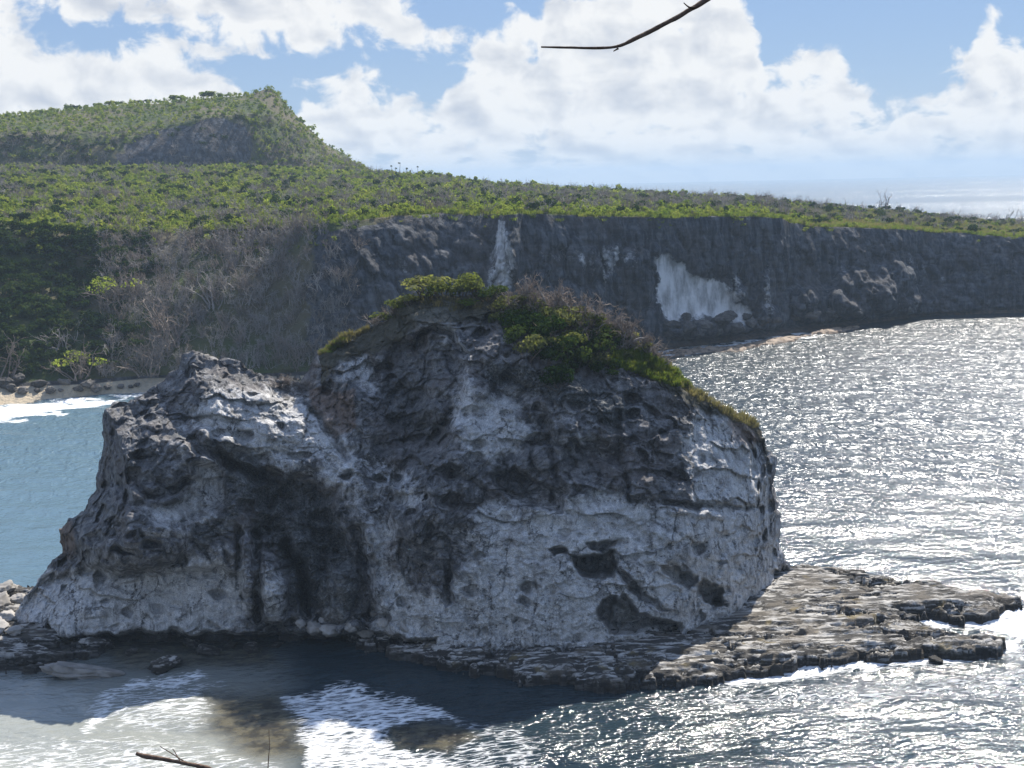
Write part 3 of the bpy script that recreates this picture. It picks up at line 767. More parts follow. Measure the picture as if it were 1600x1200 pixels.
# ------------------------------------------------------------------ sea
def build_sea():
    az_f = np.radians(np.linspace(-25, 25, 460))
    az_c = np.radians(np.linspace(25, 335, 64)[1:-1])
    az = np.concatenate([az_f, az_c])
    r = np.concatenate([np.array([1.0, 20, 45, 65]), 78 * np.exp(np.linspace(0, math.log(480 / 78), 520)), 480 * np.exp(np.linspace(0, math.log(12000 / 480), 90))[1:]])
    R, A = np.meshgrid(r, az, indexing='ij')
    X, Y = R * np.sin(A), R * np.cos(A)
    P = np.stack([X, Y, X * 0], -1)
    near = (R > 70) & (R < 480) & (np.abs(np.where(A > math.pi, A - 2 * math.pi, A)) < math.radians(26))
    amp = near * sstep(R, 480, 250)
    q = P / np.array([6.0, 3.0, 6.0])
    Z = amp * (0.16 * fbm(q, 3, 0.5, 401) + 0.10 * np.sin((Y * 0.9 + X * 0.35) * 0.75 + 2 * fbm(P / 14, 2, .5, 403)))
    px, py = proj(np.stack([X, Y, X * 0], -1).reshape(-1, 3)); px = px.reshape(X.shape); py = py.reshape(X.shape)
    front = (Y > 60) & (Y < 600)
    px = np.where(front, px, 9999); py = np.where(front, py, 9999)
    wx = px + 26 * fbm(P / np.array([3.5, 3.5, 1]), 4, .6, 411); wy = py + 13 * fbm(P / np.array([3.5, 3.5, 1]) + 33, 4, .6, 413)
    def poly(pts, soft): return sstep(poly_sd(wx, wy, pts), -soft, soft)
    foam = np.zeros(X.shape)
    foam = np.maximum(foam, 0.72 * poly([(425, 1108), (440, 1082), (530, 1070), (620, 1085), (690, 1106), (720, 1125), (640, 1132), (600, 1150), (640, 1178), (740, 1190), (700, 1260), (480, 1260), (478, 1175), (452, 1135)], 12))
    foam = np.maximum(foam, 0.62 * np.exp(-(line_d(wx, wy, [(300, 1062), (200, 1075), (160, 1100), (142, 1140)]) / 14) ** 2))
    foam = np.maximum(foam, 0.45 * poly([(150, 1085), (330, 1060), (420, 1075), (425, 1130), (300, 1150), (160, 1140)], 30))
    foam = np.maximum(foam, 0.42 * poly([(-100, 1150), (300, 1150), (440, 1190), (440, 1300), (-100, 1300)], 40))
    foam = np.maximum(foam, 0.40 * poly([(640, 1110), (760, 1120), (860, 1160), (860, 1240), (650, 1240)], 30))
    foam = np.maximum(foam, 1.0 * poly([(-200, 650), (60, 629), (200, 618), (236, 616), (150, 632), (50, 654), (-200, 676)], 4))
    foam = np.maximum(foam, 0.95 * np.exp(-(line_d(wx, wy, [(1140, 1066), (1230, 1052), (1300, 1044), (1400, 1034), (1480, 1032), (1590, 1010)]) / 13) ** 2))
    foam = np.maximum(foam, 0.95 * poly([(1410, 962), (1470, 966), (1600, 950), (1650, 950), (1650, 1010), (1585, 1000), (1560, 985), (1480, 985)], 6))
    foam = np.maximum(foam, 0.75 * np.exp(-(line_d(wx, wy, [(1040, 549), (1100, 544), (1180, 533), (1280, 522)]) / 5) ** 2))
    foam = np.maximum(foam, 0.35 * poly([(900, 1100), (1700, 1030), (1700, 1090), (1200, 1110)], 20))
    turb = 1.0 * poly([(-200, 1045), (160, 1050), (420, 1055), (430, 1130), (470, 1260), (-200, 1300)], 85)
    reef = np.clip(poly([(330, 1085), (430, 1075), (470, 1150), (475, 1178), (400, 1190), (330, 1140)], 25) + poly([(610, 1138), (700, 1132), (740, 1150), (700, 1172), (630, 1166)], 14) + 0.7 * poly([(150, 1000), (430, 1010), (440, 1040), (200, 1050)], 14), 0, 1)
    foam *= 1 - 0.85 * reef * (py < 1200)
    bay = sstep(px, 420, 150) * sstep(py, 1010, 940) * front
    calm = np.clip(sstep(px, 700, 120) * front, 0, 1)
    calm = np.maximum(calm, 0.55 * poly([(380, 1010), (700, 1020), (860, 1075), (780, 1110), (500, 1080), (300, 1050)], 20))
    gust = np.clip(0.5 + 1.2 * fbm(P / np.array([900, 220, 1]), 3, .5, 431), 0, 1)
    wind = np.where(R > 700, 0.25 + 1.1 * gust, 1.0) * (1 - 0.45 * calm)
    Z += 0.12 * foam * amp * fbm(P / 0.9, 3, .5, 441)
    V = np.stack([X, Y, Z], -1).reshape(-1, 3)
    F = grid_faces(len(r), len(az), wrap=True)
    me = mesh_np('sea', V, F[:, ::-1], {'foam': foam, 'turbid': turb, 'reef': reef, 'bay': bay, 'wind': wind, 'far': sstep(R, 125, 230)})
    if me.polygons[1000].normal.z < 0:
        me.flip_normals()
    return me

def mat_sea():
    mt, nt = material('sea_water')
    p = nt.pos()
    foam, turb, reef, bay, wind = (nt.attr(a) for a in ('foam', 'turbid', 'reef', 'bay', 'wind'))
    pr = nt.vm('MULTIPLY', p, (0.75, 1.0, 1.0))
    rot = nt.new('ShaderNodeVectorRotate', rotation_type='Z_AXIS')
    nt.put(rot.inputs['Vector'], pr)
    rot.inputs['Angle'].default_value = math.radians(-16)
    pr = nt.vm('MULTIPLY', rot.outputs[0], (0.85, 1.1, 1.0))
    w1 = nt.noise(pr, 0.75, 3, 0.5, 0.5)
    w2 = nt.noise(pr, 2.6, 3, 0.55, 0.4)
    w3 = nt.noise(pr, 0.10, 2, 0.5)
    h = nt.m('ADD', nt.m('ADD', nt.m('MULTIPLY', w1, 0.38), nt.m('MULTIPLY', w2, 0.14)), nt.m('MULTIPLY', w3, 1.6))
    pf = nt.vm('MULTIPLY', rot.outputs[0], (1.05, 0.40, 1.0))
    w4 = nt.noise(pf, 1.0, 2, 0.55, 0.6)
    w5 = nt.noise(nt.vm('MULTIPLY', rot.outputs[0], (0.35, 0.12, 1.0)), 1.0, 2, 0.5, 0.3)
    hf = nt.m('ADD', nt.m('ADD', nt.m('MULTIPLY', w4, 0.80), nt.m('MULTIPLY', w5, 1.0)), nt.m('MULTIPLY', w2, 0.11))
    far = nt.attr('far')
    h = nt.m('ADD', nt.m('MULTIPLY', h, nt.m('SUBTRACT', 1.0, far)), nt.m('MULTIPLY', hf, far))
    h = nt.m('MULTIPLY', h, wind)
    # foam structure: torn lace
    fl = nt.vm('MULTIPLY', rot.outputs[0], (0.55, 1.3, 1.0))
    fn = nt.noise(fl, 1.3, 7, 0.70, 1.2)
    fv = nt.voro(nt.vm('ADD', fl, nt.comb(fn, fn, 0)), 1.6, 'DISTANCE_TO_EDGE')
    lace = nt.m('ADD', nt.m('MULTIPLY', nt.m('SUBTRACT', fn, 0.5), 1.9), nt.ramp(fv, 0.0, 0.22, 0.28, -0.12))
    fm = nt.ramp(nt.m('ADD', foam, nt.m('MULTIPLY', lace, nt.ramp(foam, 0.0, 0.35))), 0.36, 1.02)
    fm = nt.m('MULTIPLY', fm, nt.ramp(foam, 0.02, 0.1))
    deep = nt.mix(bay, (0.016, 0.030, 0.038), (0.10, 0.165, 0.205))  # bay end paler: sky reflection painted into the shallow turquoise colour
    deep = nt.mix(turb, deep, (0.27, 0.28, 0.25))
    bed = nt.noise(p, 0.8, 5, 0.6)
    deep = nt.mix(nt.m('MULTIPLY', reef, 0.9), deep, nt.mix(nt.ramp(bed, .4, .6), (0.035, 0.03, 0.022), (0.11, 0.095, 0.06)))
    c = nt.mix(fm, deep, (0.80, 0.81, 0.81))
    nb = nt.bump(h, 1.0, 1.0)
    nb = nt.bump(nt.m('MULTIPLY', fm, fn), 0.5, 0.25, nb)
    b = principled(nt, c, nt.m('ADD', nt.m('ADD', 0.10, nt.m('MULTIPLY', far, 0.13)), nt.m('MULTIPLY', fm, 0.6)), nb, 0.5, 1.333)
    return mt
# ------------------------------------------------------------------ build the large structure
me, HV, HF, HP, HK, HT, HPX, HPY = build_headland()
link('headland', me, mat_headland(), kind='structure')
link('sea', build_sea(), mat_sea(), kind='structure')
seabed = mesh_np('seabed', [(-12300, -12300, -9), (12300, -12300, -9), (12300, 12300, -9), (-12300, 12300, -9)], [(0, 1, 2, 3)])
sb_m, sb_n = material('seabed_sand'); principled(sb_n, sb_n.mix(sb_n.noise(sb_n.pos(), 0.2), (0.2, 0.17, 0.12), (0.3, 0.27, 0.2)), 1.0)
link('seabed', seabed, sb_m, kind='structure')
M_STACK = mat_stack(); M_SHELF = mat_shelf()
me, SV, SF = build_stack()
stack = thing('sea_stack', (5, 130, 0), 0, 'massive pale and dark limestone sea stack rising from the water in the foreground', 'sea stack')
body = link('rock_body', me, M_STACK, stack); body.matrix_parent_inverse = Matrix.Translation((-5, -130, 0))
me, AV, AF, _ = build_shelf(SHELF_A, 1.25, 0.15, 501, 0.34, 'reef_shelf')
shelf = link('reef_shelf', me, M_SHELF, kind='structure')
me, BV, BF, _ = build_shelf(SHELF_B, 0.9, 0.2, 601, 0.32, 'shore_ledge')
link('shore_ledge', me, M_SHELF, kind='structure')
me, _, _, _ = build_shelf([(1045, 546), (1090, 541), (1130, 540), (1200, 528), (1300, 511), (1345, 505), (1348, 508), (1310, 517), (1262, 521), (1240, 530), (1190, 536), (1150, 546), (1100, 547), (1060, 553)], 0.7, 0.45, 651, 0.3, 'far_ledge')
link('cliff_foot_ledge', me, mat_ledge(), kind='structure')
# ------------------------------------------------------------------ plant meshes
def leaf_cloud(rng, n, lobes, size, flat=0.4):
    """n leaf quads spread through lobes [(cx,cy,cz,rx,ry,rz)]"""
    L = np.array(lobes)
    wts = (L[:, 3] * L[:, 4] + L[:, 3] * L[:, 5]); wts /= wts.sum()
    idx = rng.choice(len(L), n, p=wts)
    d = rng.normal(size=(n, 3)); d /= np.linalg.norm(d, axis=1)[:, None]
    rad = rng.uniform(0.55, 1.05, n) ** 0.6
    c = L[idx, :3] + d * L[idx, 3:] * rad[:, None]
    nrm = d * (1 - flat) + np.array([0, 0, flat]) + rng.normal(scale=0.45, size=(n, 3))
    nrm /= np.linalg.norm(nrm, axis=1)[:, None]
    t = np.cross(nrm, rng.normal(size=(n, 3))); t /= np.linalg.norm(t, axis=1)[:, None]
    b = np.cross(nrm, t)
    s = size * rng.uniform(0.6, 1.35, n)[:, None]
    asp = rng.uniform(0.45, 0.8, n)[:, None]
    V = np.stack([c - t * s, c - b * s * asp + nrm * s * .15, c + t * s, c + b * s * asp + nrm * s * .15], 1).reshape(-1, 3)
    return V, np.arange(4 * n).reshape(-1, 4)
def tube(pts, rad, sides=3):
    pts = np.asarray(pts, float); k = len(pts)
    tg = np.gradient(pts, axis=0); tg /= np.linalg.norm(tg, axis=1)[:, None] + 1e-9
    ref = np.array([0.31, 0.22, 0.93]) if abs(tg[0, 2]) < 0.8 else np.array([1.0, 0.1, 0.0])
    u = np.cross(tg, ref); u /= np.linalg.norm(u, axis=1)[:, None] + 1e-9
    v = np.cross(tg, u)
    a = np.arange(sides) * 2 * math.pi / sides
    ring = pts[:, None] + (u[:, None] * np.cos(a)[None, :, None] + v[:, None] * np.sin(a)[None, :, None]) * np.asarray(rad)[:, None, None]
    return ring.reshape(-1, 3), grid_faces(k, sides, wrap=True)
def join(parts):
    V, F, o = [], [], 0
    for v, f in parts:
        V.append(v); F.append(f + o); o += len(v)
    return np.concatenate(V), np.concatenate(F)
def limb(rng, p0, d, length, r0, k=5, wig=0.25, lift=0.0):
    p = [np.array(p0, float)]; d = np.array(d, float); d /= np.linalg.norm(d)
    for _ in range(k):
        d = d + rng.normal(scale=wig, size=3) + np.array([0, 0, lift]); d /= np.linalg.norm(d)
        p.append(p[-1] + d * length / k)
    return np.array(p), np.linspace(r0, r0 * 0.35, k + 1)
def dry_bush(rng, n_main, h, spread, r0, n_sub=5, lift=0.06):
    """main limbs and a haze of thin twigs"""
    main, twig = [], []
    for _ in range(n_main):
        a = rng.uniform(0, 2 * math.pi)
        d = np.array([math.cos(a) * spread * rng.uniform(.3, 1.2), math.sin(a) * spread * rng.uniform(.3, 1.2), rng.uniform(.6, 1.1)])
        p, r = limb(rng, rng.normal(scale=0.12 * h, size=3) * np.array([1, 1, 0]), d, h * rng.uniform(.6, 1.1), r0 * rng.uniform(.7, 1.2), 6, 0.22, lift)
        main.append(tube(p, r, 4))
        for _ in range(n_sub):
            j = rng.integers(2, 7); dd = (p[j] - p[j - 1]); dd = dd / np.linalg.norm(dd) + rng.normal(scale=0.75, size=3)
            q, rr = limb(rng, p[j - 1] * .4 + p[j] * .6, dd, h * rng.uniform(.22, .5), r0 * 0.45, 4, 0.35, lift)
            twig.append(tube(q, rr, 3))
            for _ in range(2):
                q2, rr2 = limb(rng, q[rng.integers(1, 4)], dd + rng.normal(scale=0.9, size=3), h * rng.uniform(.12, .28), r0 * 0.3, 3, 0.4, lift)
                twig.append(tube(q2, rr2, 3))
    return join(main), join(twig)
def tuft(rng, n, h, w, lean=0.5, droop=0.35, r=0.5):
    V, F = [], []
    for k in range(n):
        a = rng.uniform(0, 2 * math.pi); rr = r * math.sqrt(rng.uniform())
        b = np.array([rr * math.cos(a), rr * math.sin(a), 0])
        d = np.array([math.cos(a) * rng.uniform(0, lean), math.sin(a) * rng.uniform(0, lean), 1.0]); d /= np.linalg.norm(d)
        L_ = h * rng.uniform(.55, 1.1); s = np.cross(d, rng.normal(size=3)); s /= np.linalg.norm(s)
        m_ = b + d * L_ * .55; e_ = m_ + (d + np.array([d[0], d[1], -droop])) * L_ * .45
        i = 5 * k
        V += [b - s * w, b + s * w, m_ + s * w * .8, m_ - s * w * .8, e_]
        F += [(i, i + 1, i + 2, i + 3), (i + 3, i + 2, i + 4, i + 4)]
    V = np.array(V); T = []
    for f in F:
        T += [(f[0], f[1], f[2]), (f[0], f[2], f[3])] if f[2] != f[3] else [(f[0], f[1], f[2])]
    return V, np.array(T)

def mat_leaf(name, a, b, c, hue_scale=0.05, trans=0.4):
    mt, nt = material(name)
    rnd = nt.new('ShaderNodeObjectInfo').outputs['Random']
    p = nt.pos()
    big = nt.noise(p, hue_scale, 3, 0.55)
    fine = nt.noise(p, 1.7, 2, 0.5)
    col = nt.mix(nt.ramp(nt.m('ADD', nt.m('MULTIPLY', rnd, 0.5), nt.m('MULTIPLY', big, 0.6)), 0.3, 0.8), a, b)
    col = nt.mix(nt.ramp(nt.m('ADD', nt.m('MULTIPLY', fine, 0.8), nt.m('MULTIPLY', rnd, 0.3)), 0.55, 0.85), col, c)
    di = nt.new('ShaderNodeBsdfDiffuse'); nt.put(di.inputs[0], col)
    tr = nt.new('ShaderNodeBsdfTranslucent'); nt.put(tr.inputs[0], nt.mix(1.0, col, (1.25, 1.3, 0.7), 'MULTIPLY'))
    mx = nt.new('ShaderNodeMixShader'); mx.inputs[0].default_value = trans
    nt.l.new(di.outputs[0], mx.inputs[1]); nt.l.new(tr.outputs[0], mx.inputs[2])
    out = nt.new('ShaderNodeOutputMaterial'); nt.l.new(mx.outputs[0], out.inputs[0])
    return mt
def mat_plain(name, a, b, scale=3.0, rough=0.9):
    mt, nt = material(name)
    n_ = nt.noise(nt.pos(), scale, 4, 0.6)
    rnd = nt.new('ShaderNodeObjectInfo').outputs['Random']
    c = nt.mix(nt.ramp(nt.m('ADD', nt.m('MULTIPLY', n_, 0.8), nt.m('MULTIPLY', rnd, 0.25)), 0.3, 0.8), a, b)
    principled(nt, c, rough, nt.bump(n_, 0.4, 0.05), 0.2)
    return mt
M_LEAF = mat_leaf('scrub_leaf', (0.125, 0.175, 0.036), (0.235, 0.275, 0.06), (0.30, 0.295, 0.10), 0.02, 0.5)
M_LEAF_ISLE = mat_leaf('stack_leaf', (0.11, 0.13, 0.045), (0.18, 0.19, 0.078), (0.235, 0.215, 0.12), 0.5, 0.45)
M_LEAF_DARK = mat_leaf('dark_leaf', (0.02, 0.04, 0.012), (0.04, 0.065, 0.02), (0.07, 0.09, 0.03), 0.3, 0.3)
M_GRASS = mat_leaf('cliff_grass', (0.11, 0.15, 0.03), (0.16, 0.20, 0.04), (0.22, 0.21, 0.08), 0.08, 0.45)
M_GRASS_DRY = mat_leaf('dry_grass', (0.16, 0.14, 0.08), (0.22, 0.185, 0.115), (0.15, 0.145, 0.07), 0.3, 0.4)
M_TWIG = mat_plain('dry_twig', (0.17, 0.135, 0.11), (0.31, 0.255, 0.21), 0.6)
M_TWIG_GREY = mat_plain('grey_twig', (0.20, 0.18, 0.165), (0.38, 0.345, 0.31), 0.6)
M_BARK = mat_plain('bark', (0.075, 0.06, 0.048), (0.15, 0.12, 0.10), 4.0)
M_BRANCH = mat_plain('branch_bark', (0.10, 0.062, 0.042), (0.24, 0.165, 0.12), 60.0)
M_ROCK_DARK = mat_plain('boulder_rock', (0.05, 0.046, 0.042), (0.17, 0.155, 0.14), 1.2)
M_ROCK_PALE = mat_plain('pale_boulder_rock', (0.20, 0.185, 0.165), (0.40, 0.375, 0.34), 1.0)

rg = np.random.default_rng(5)
def dome_lobes(rng, r, h, k, flat=1.0):
    out = []
    for _ in range(k):
        a = rng.uniform(0, 2 * math.pi); q = r * math.sqrt(rng.uniform(0, 1)) * 0.75
        s = r * rng.uniform(0.28, 0.5)
        out.append((q * math.cos(a), q * math.sin(a), h * rng.uniform(.35, .8) * (1 - .35 * (q / r) ** 2), s, s, s * rng.uniform(.5, .8) * flat))
    return out

# ------------------------------------------------------------------ mass vegetation of the headland (stuff)
protos = bpy.data.collections.new('scrub_kinds')
def proto(kind, i, V, F, mt):
    me = mesh_np(f'{kind}_{i}', V, F, smooth=False); me.materials.append(mt)
    o = bpy.data.objects.new(f'{kind}_{i}', me)
    KINDS.setdefault(kind, bpy.data.collections.new(kind + '_kinds')).objects.link(o)
KINDS = {}
for i in range(6):
    V, F = leaf_cloud(rg, 130, dome_lobes(rg, 1.25, 1.7 + .6 * (i % 3), 7), 0.22)
    proto('leafy', i, V, F, M_LEAF)
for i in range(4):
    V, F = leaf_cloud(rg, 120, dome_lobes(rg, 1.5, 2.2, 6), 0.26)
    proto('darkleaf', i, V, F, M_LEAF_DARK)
for i in range(5):
    a_, b_ = dry_bush(rg, 6, 2.6, 0.55, 0.075, 4)
    V, F = join([a_, b_] if a_[1].shape[1] == b_[1].shape[1] else [a_])
    proto('dry', i, V, F, M_TWIG if i % 2 else M_TWIG_GREY)
for i in range(3):
    V, F = tuft(rg, 46, 1.1, 0.05, 0.6, 0.4, 0.9)
    proto('grass', i, V, F, M_GRASS)
for i in range(3):
    V, F = tuft(rg, 40, 1.5, 0.045, 0.5, 0.3, 0.9)
    proto('drygrass', i, V, F, M_GRASS_DRY)

def instancer(name, kind, pts, scl, nrm_tilt=None, **tags):
    n = len(pts)
    me = bpy.data.meshes.new(name)
    me.vertices.add(n); me.vertices.foreach_set('co', np.asarray(pts, np.float32).ravel())
    for a, v in (('scl', scl), ('rot', RNG.uniform(0, 6.283, n)), ('tilt', RNG.normal(0, 0.14, n) if nrm_tilt is None else nrm_tilt)):
        me.attributes.new(a, 'FLOAT', 'POINT').data.foreach_set('value', np.asarray(v, np.float32))
    k = len(KINDS[kind].objects)
    at_ = me.attributes.new('pick', 'INT', 'POINT'); at_.data.foreach_set('value', RNG.integers(0, k, n).astype(np.int32))
    o = link(name, me, None, kind='stuff', **tags)
    g = bpy.data.node_groups.new(name + '_scatter', 'GeometryNodeTree')
    g.interface.new_socket('Geometry', in_out='INPUT', socket_type='NodeSocketGeometry')
    g.interface.new_socket('Geometry', in_out='OUTPUT', socket_type='NodeSocketGeometry')
    gi = g.nodes.new('NodeGroupInput'); go = g.nodes.new('NodeGroupOutput')
    ip = g.nodes.new('GeometryNodeInstanceOnPoints')
    ci = g.nodes.new('GeometryNodeCollectionInfo')
    ci.inputs['Collection'].default_value = KINDS[kind]
    ci.inputs['Separate Children'].default_value = True
    ci.inputs['Reset Children'].default_value = True
    def na(nm, typ='FLOAT'):
        q = g.nodes.new('GeometryNodeInputNamedAttribute'); q.data_type = typ
        q.inputs['Name'].default_value = nm
        return q.outputs['Attribute']
    cx = g.nodes.new('ShaderNodeCombineXYZ')
    g.links.new(na('tilt'), cx.inputs[0]); g.links.new(na('rot'), cx.inputs[2])
    e2r = g.nodes.new('FunctionNodeEulerToRotation'); g.links.new(cx.outputs[0], e2r.inputs[0])
    g.links.new(gi.outputs[0], ip.inputs['Points'])
    g.links.new(ci.outputs[0], ip.inputs['Instance'])
    ip.inputs['Pick Instance'].default_value = True
    g.links.new(na('pick', 'INT'), ip.inputs['Instance Index'])
    g.links.new(e2r.outputs[0], ip.inputs['Rotation'])
    g.links.new(na('scl'), ip.inputs['Scale'])
    g.links.new(ip.outputs[0], go.inputs[0])
    md = o.modifiers.new('scatter', 'NODES'); md.node_group = g
    return o

# cells of the headland grid
c00, c01, c10, c11 = HP[:-1, :-1], HP[:-1, 1:], HP[1:, :-1], HP[1:, 1:]
AREA = np.linalg.norm(np.cross(c01 - c00, c10 - c00), axis=-1)
CK, CT, CX, CY = HK[:-1, :-1], HT[:-1, :-1], HPX[:-1, :-1], HPY[:-1, :-1]
CPATCH = fbm((c00 + c11) / 2 / 26.0, 3, 0.5, 701)
CPATCH2 = fbm((c00 + c11) / 2 / 9.0, 3, 0.5, 711)
inframe = (CX > -620) & (CX < 2200)
def scatter(dens):
    cnt = RNG.poisson(np.clip(dens * AREA * inframe, 0, 40))
    ij = np.repeat(np.arange(cnt.size), cnt.ravel())
    u, v = RNG.uniform(size=len(ij))[:, None], RNG.uniform(size=len(ij))[:, None]
    A, B, C_, D = (q.reshape(-1, 3)[ij] for q in (c00, c01, c10, c11))
    return (A * (1 - u) + B * u) * (1 - v) + (C_ * (1 - u) + D * u) * v, ij
plat = (CK == 3)
hillf = (CK == 4) & (CX < 575); hillt = (CK == 5) & (CX < 575)
slope = (CK == 2)
dryzone = np.clip(sstep(CPATCH + 0.5 * CPATCH2, 0.02, 0.45), 0, 1)
edge_n = 10 * CPATCH2
wall_top = slope & (CX < 560)
green_left = slope & (CX < 205 + 60 * CPATCH2 + (470 - CY) * 0.25) 
right_fade = 1 - 0.86 * sstep(CX, 1120, 1300)
pts, _ = scatter(plat * (0.46 - 0.20 * dryzone) * right_fade + hillt * 0.13 + hillf * (1 - HILLFACE[:-1, :-1]) * (0.11 + 0.08 * sstep(CX, 330, 400)) + (slope & (CX < 560) & (CT > 0.80)) * 0.20 * (0.4 + dryzone) + (slope & (CX >= 540) & (CT > 0.86)) * 0.10 * (CPATCH2 > 0.1))
instancer('green_scrub', 'leafy', pts, (0.42 + 0.7 * RNG.uniform(0, 1, len(pts)) ** 1.8 + 0.55 * (RNG.uniform(0, 1, len(pts)) > 0.97)) * 0.82 * np.where(pts[:, 1] > 560, 1.2, 1.0), label='green scrub covering the plateau and hill of the headland')
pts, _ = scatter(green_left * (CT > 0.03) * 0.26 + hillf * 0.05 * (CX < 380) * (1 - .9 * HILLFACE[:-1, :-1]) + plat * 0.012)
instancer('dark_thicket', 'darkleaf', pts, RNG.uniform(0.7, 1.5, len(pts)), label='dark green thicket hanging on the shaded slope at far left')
drys = slope & (CX > 90) & (CX < 560 + 30 * CPATCH2) & ~(green_left & (CX < 150))
pts, _ = scatter(drys * (CT < 0.97) * (CT > 0.02) * 0.24 * np.where(CX > 470, 0.45, 1.0) + plat * 0.05 * dryzone * right_fade + plat * 0.012 + hillf * 0.045 * (1 - .8 * HILLFACE[:-1, :-1]))
instancer('dry_brush', 'dry', pts, RNG.uniform(0.7, 1.6, len(pts)), label='grey brown leafless brush covering the slope above the beach')
pts, _ = scatter(plat * ((CT < 0.10) * 0.55 * sstep(CX, 400, 640) + 0.30 * sstep(CX, 1150, 1350) + 0.06) + (slope & (CX > 540) & (CT > 0.93)) * 0.10)
instancer('cliff_top_grass', 'grass', pts, RNG.uniform(0.5, 1.25, len(pts)), label='bright green grass along the edge of the cliff top')
pts, _ = scatter(plat * (0.04 * dryzone + 0.22 * sstep(CX, 1180, 1330)))
instancer('dry_plateau_grass', 'drygrass', pts, RNG.uniform(0.5, 1.2, len(pts)), label='olive and straw coloured grass on the low end of the plateau')

# ------------------------------------------------------------------ ray helpers
BVH_H = bvh_of(HV, HF)
BVH_S = bvh_of(SV, SF)
BVH_A = bvh_of(AV, AF)
BVH_B = bvh_of(BV, BF)
def hit(px, py, tree, tries=60, step=1.5):
    """first surface point seen at this place; slides down until the ray meets the surface"""
    for k in range(tries):
        d = Vector(rays(px, py + k * step)).normalized()
        loc = tree.ray_cast(Vector(CAMP), d)[0]
        if loc is not None:
            return np.array(loc)
    raise RuntimeError(f'no surface at {px},{py}')
def floor_z(x, y, *trees):
    z = 0.0
    for t in trees:
        loc = t.ray_cast(Vector((x, y, 90)), Vector((0, 0, -1)))[0]
        if loc is not None:
            z = max(z, loc.z)
    return z
# ------------------------------------------------------------------ shrubs on the sea stack
ORD = ['first', 'second', 'third', 'fourth', 'fifth', 'sixth', 'seventh', 'eighth', 'ninth', 'tenth', 'eleventh', 'twelfth', 'thirteenth', 'fourteenth', 'fifteenth', 'sixteenth', 'seventeenth', 'eighteenth', 'nineteenth']
TENS = ['', '', 'twenty', 'thirty', 'forty']
def nth(i, n=None):
    if n is not None and i == n - 1 and i > 0: return 'last'
    if i < 19: return ORD[i]
    t, u = divmod(i + 1, 10)
    return {2: 'twentieth', 3: 'thirtieth', 4: 'fortieth'}[t] if u == 0 else TENS[t] + '-' + ORD[u - 1]
def part(parent, name, me, mat):
    return link(name, me, mat, parent)
LEAF_V, DRY_V, TUFT_V = [], [], []
for i in range(6):
    lob = dome_lobes(rg, 1.0, 1.2, 9, 0.8)
    V, F = leaf_cloud(rg, 520, lob, 0.085, 0.5)
    br = []
    for q in lob:
        p, r = limb(rg, (0, 0, -0.25), np.array(q[:3]) + np.array([0, 0, .15]), np.linalg.norm(q[:3]) + .2, 0.045, 5, 0.12)
        br.append(tube(p, r, 4))
    BVt, BFt = join(br)
    LEAF_V.append((mesh_np('crown', V, F, smooth=False), mesh_np('branches', BVt, BFt)))
for i in range(5):
    a_, b_ = dry_bush(rg, 13, 1.3, 0.95, 0.05, 6, 0.02)
    DRY_V.append((mesh_np('limbs', *a_), mesh_np('twigs', *b_)))
def put_leafy(px, py, size, label, mat, tall=1.0, dz=0.0, v=None, group=None, dark=False):
    c = hit(px, py, BVH_S)
    o = thing('shrub', (c[0], c[1] + 0.25 * size, c[2] - 0.1 + dz), rg.uniform(0, 6.28), label, 'shrub', group)
    size *= 1.25
    o.scale = (size, size, size * tall)
    i = int(rg.integers(0, 6)) if v is None else v
    src = LEAF_V[i]
    part(o, 'branches', src[1], M_BARK)
    cr = link('crown', src[0].copy() if src[0].materials and src[0].materials[0] != mat else src[0], mat, o)
    if cr.data.materials[0] != mat:
        cr.data.materials[0] = mat
    return o
def put_dry(px, py, size, label, tall=1.0, dz=0.0, group=None, mat=None):
    c = hit(px, py, BVH_S)
    o = thing('dry_shrub', (c[0], c[1] + 0.2 * size, c[2] - 0.1 + dz), rg.uniform(0, 6.28), label, 'dry shrub', group)
    o.scale = (size, size, size * tall)
    src = DRY_V[int(rg.integers(0, 5))]
    part(o, 'limbs', src[0], M_TWIG_GREY)
    part(o, 'twigs', src[1], M_TWIG)
    return o
put_leafy(660, 466, 2.1, 'broad flat-topped yellow-green shrub on the left brow of the sea stack summit', M_LEAF_ISLE, 0.75, 0.2)
put_leafy(690, 468, 1.5, 'rounded olive shrub beside the broad flat-topped one on the stack summit', M_LEAF_ISLE, 0.9)
put_leafy(640, 476, 1.3, 'small pale shrub overhanging the left edge of the stack summit', M_LEAF_ISLE, 0.7)
put_leafy(745, 458, 1.5, 'tallest spiky yellow-green shrub at the very top of the sea stack', M_LEAF_ISLE, 1.2)
put_leafy(725, 462, 1.3, 'shaggy olive shrub left of the tallest one on the stack top', M_LEAF_ISLE, 1.0)
put_leafy(735, 478, 1.3, 'bright green low mat of leaves under the tallest shrub on the stack', M_GRASS, 0.5)
put_leafy(765, 470, 1.4, 'dark shrub in shade just below the summit of the stack', M_LEAF_DARK, 0.9)
put_leafy(782, 482, 1.2, 'yellow-green shrub trailing down the rock right of the summit', M_LEAF_ISLE, 1.2, -0.5)
put_leafy(772, 505, 0.9, 'small yellow-green sprig hanging below the summit shrubs', M_LEAF_ISLE, 1.3, -0.3)
put_leafy(600, 500, 1.2, 'low wind-bent olive shrub on the left shoulder of the stack', M_LEAF_ISLE, 0.7)
put_leafy(620, 488, 1.1, 'thin green shrub between the left shoulder and the summit brow', M_LEAF_ISLE, 1.0)
put_leafy(882, 520, 1.5, 'bright green bush in the middle of the dry thicket', M_LEAF_ISLE, 1.3)
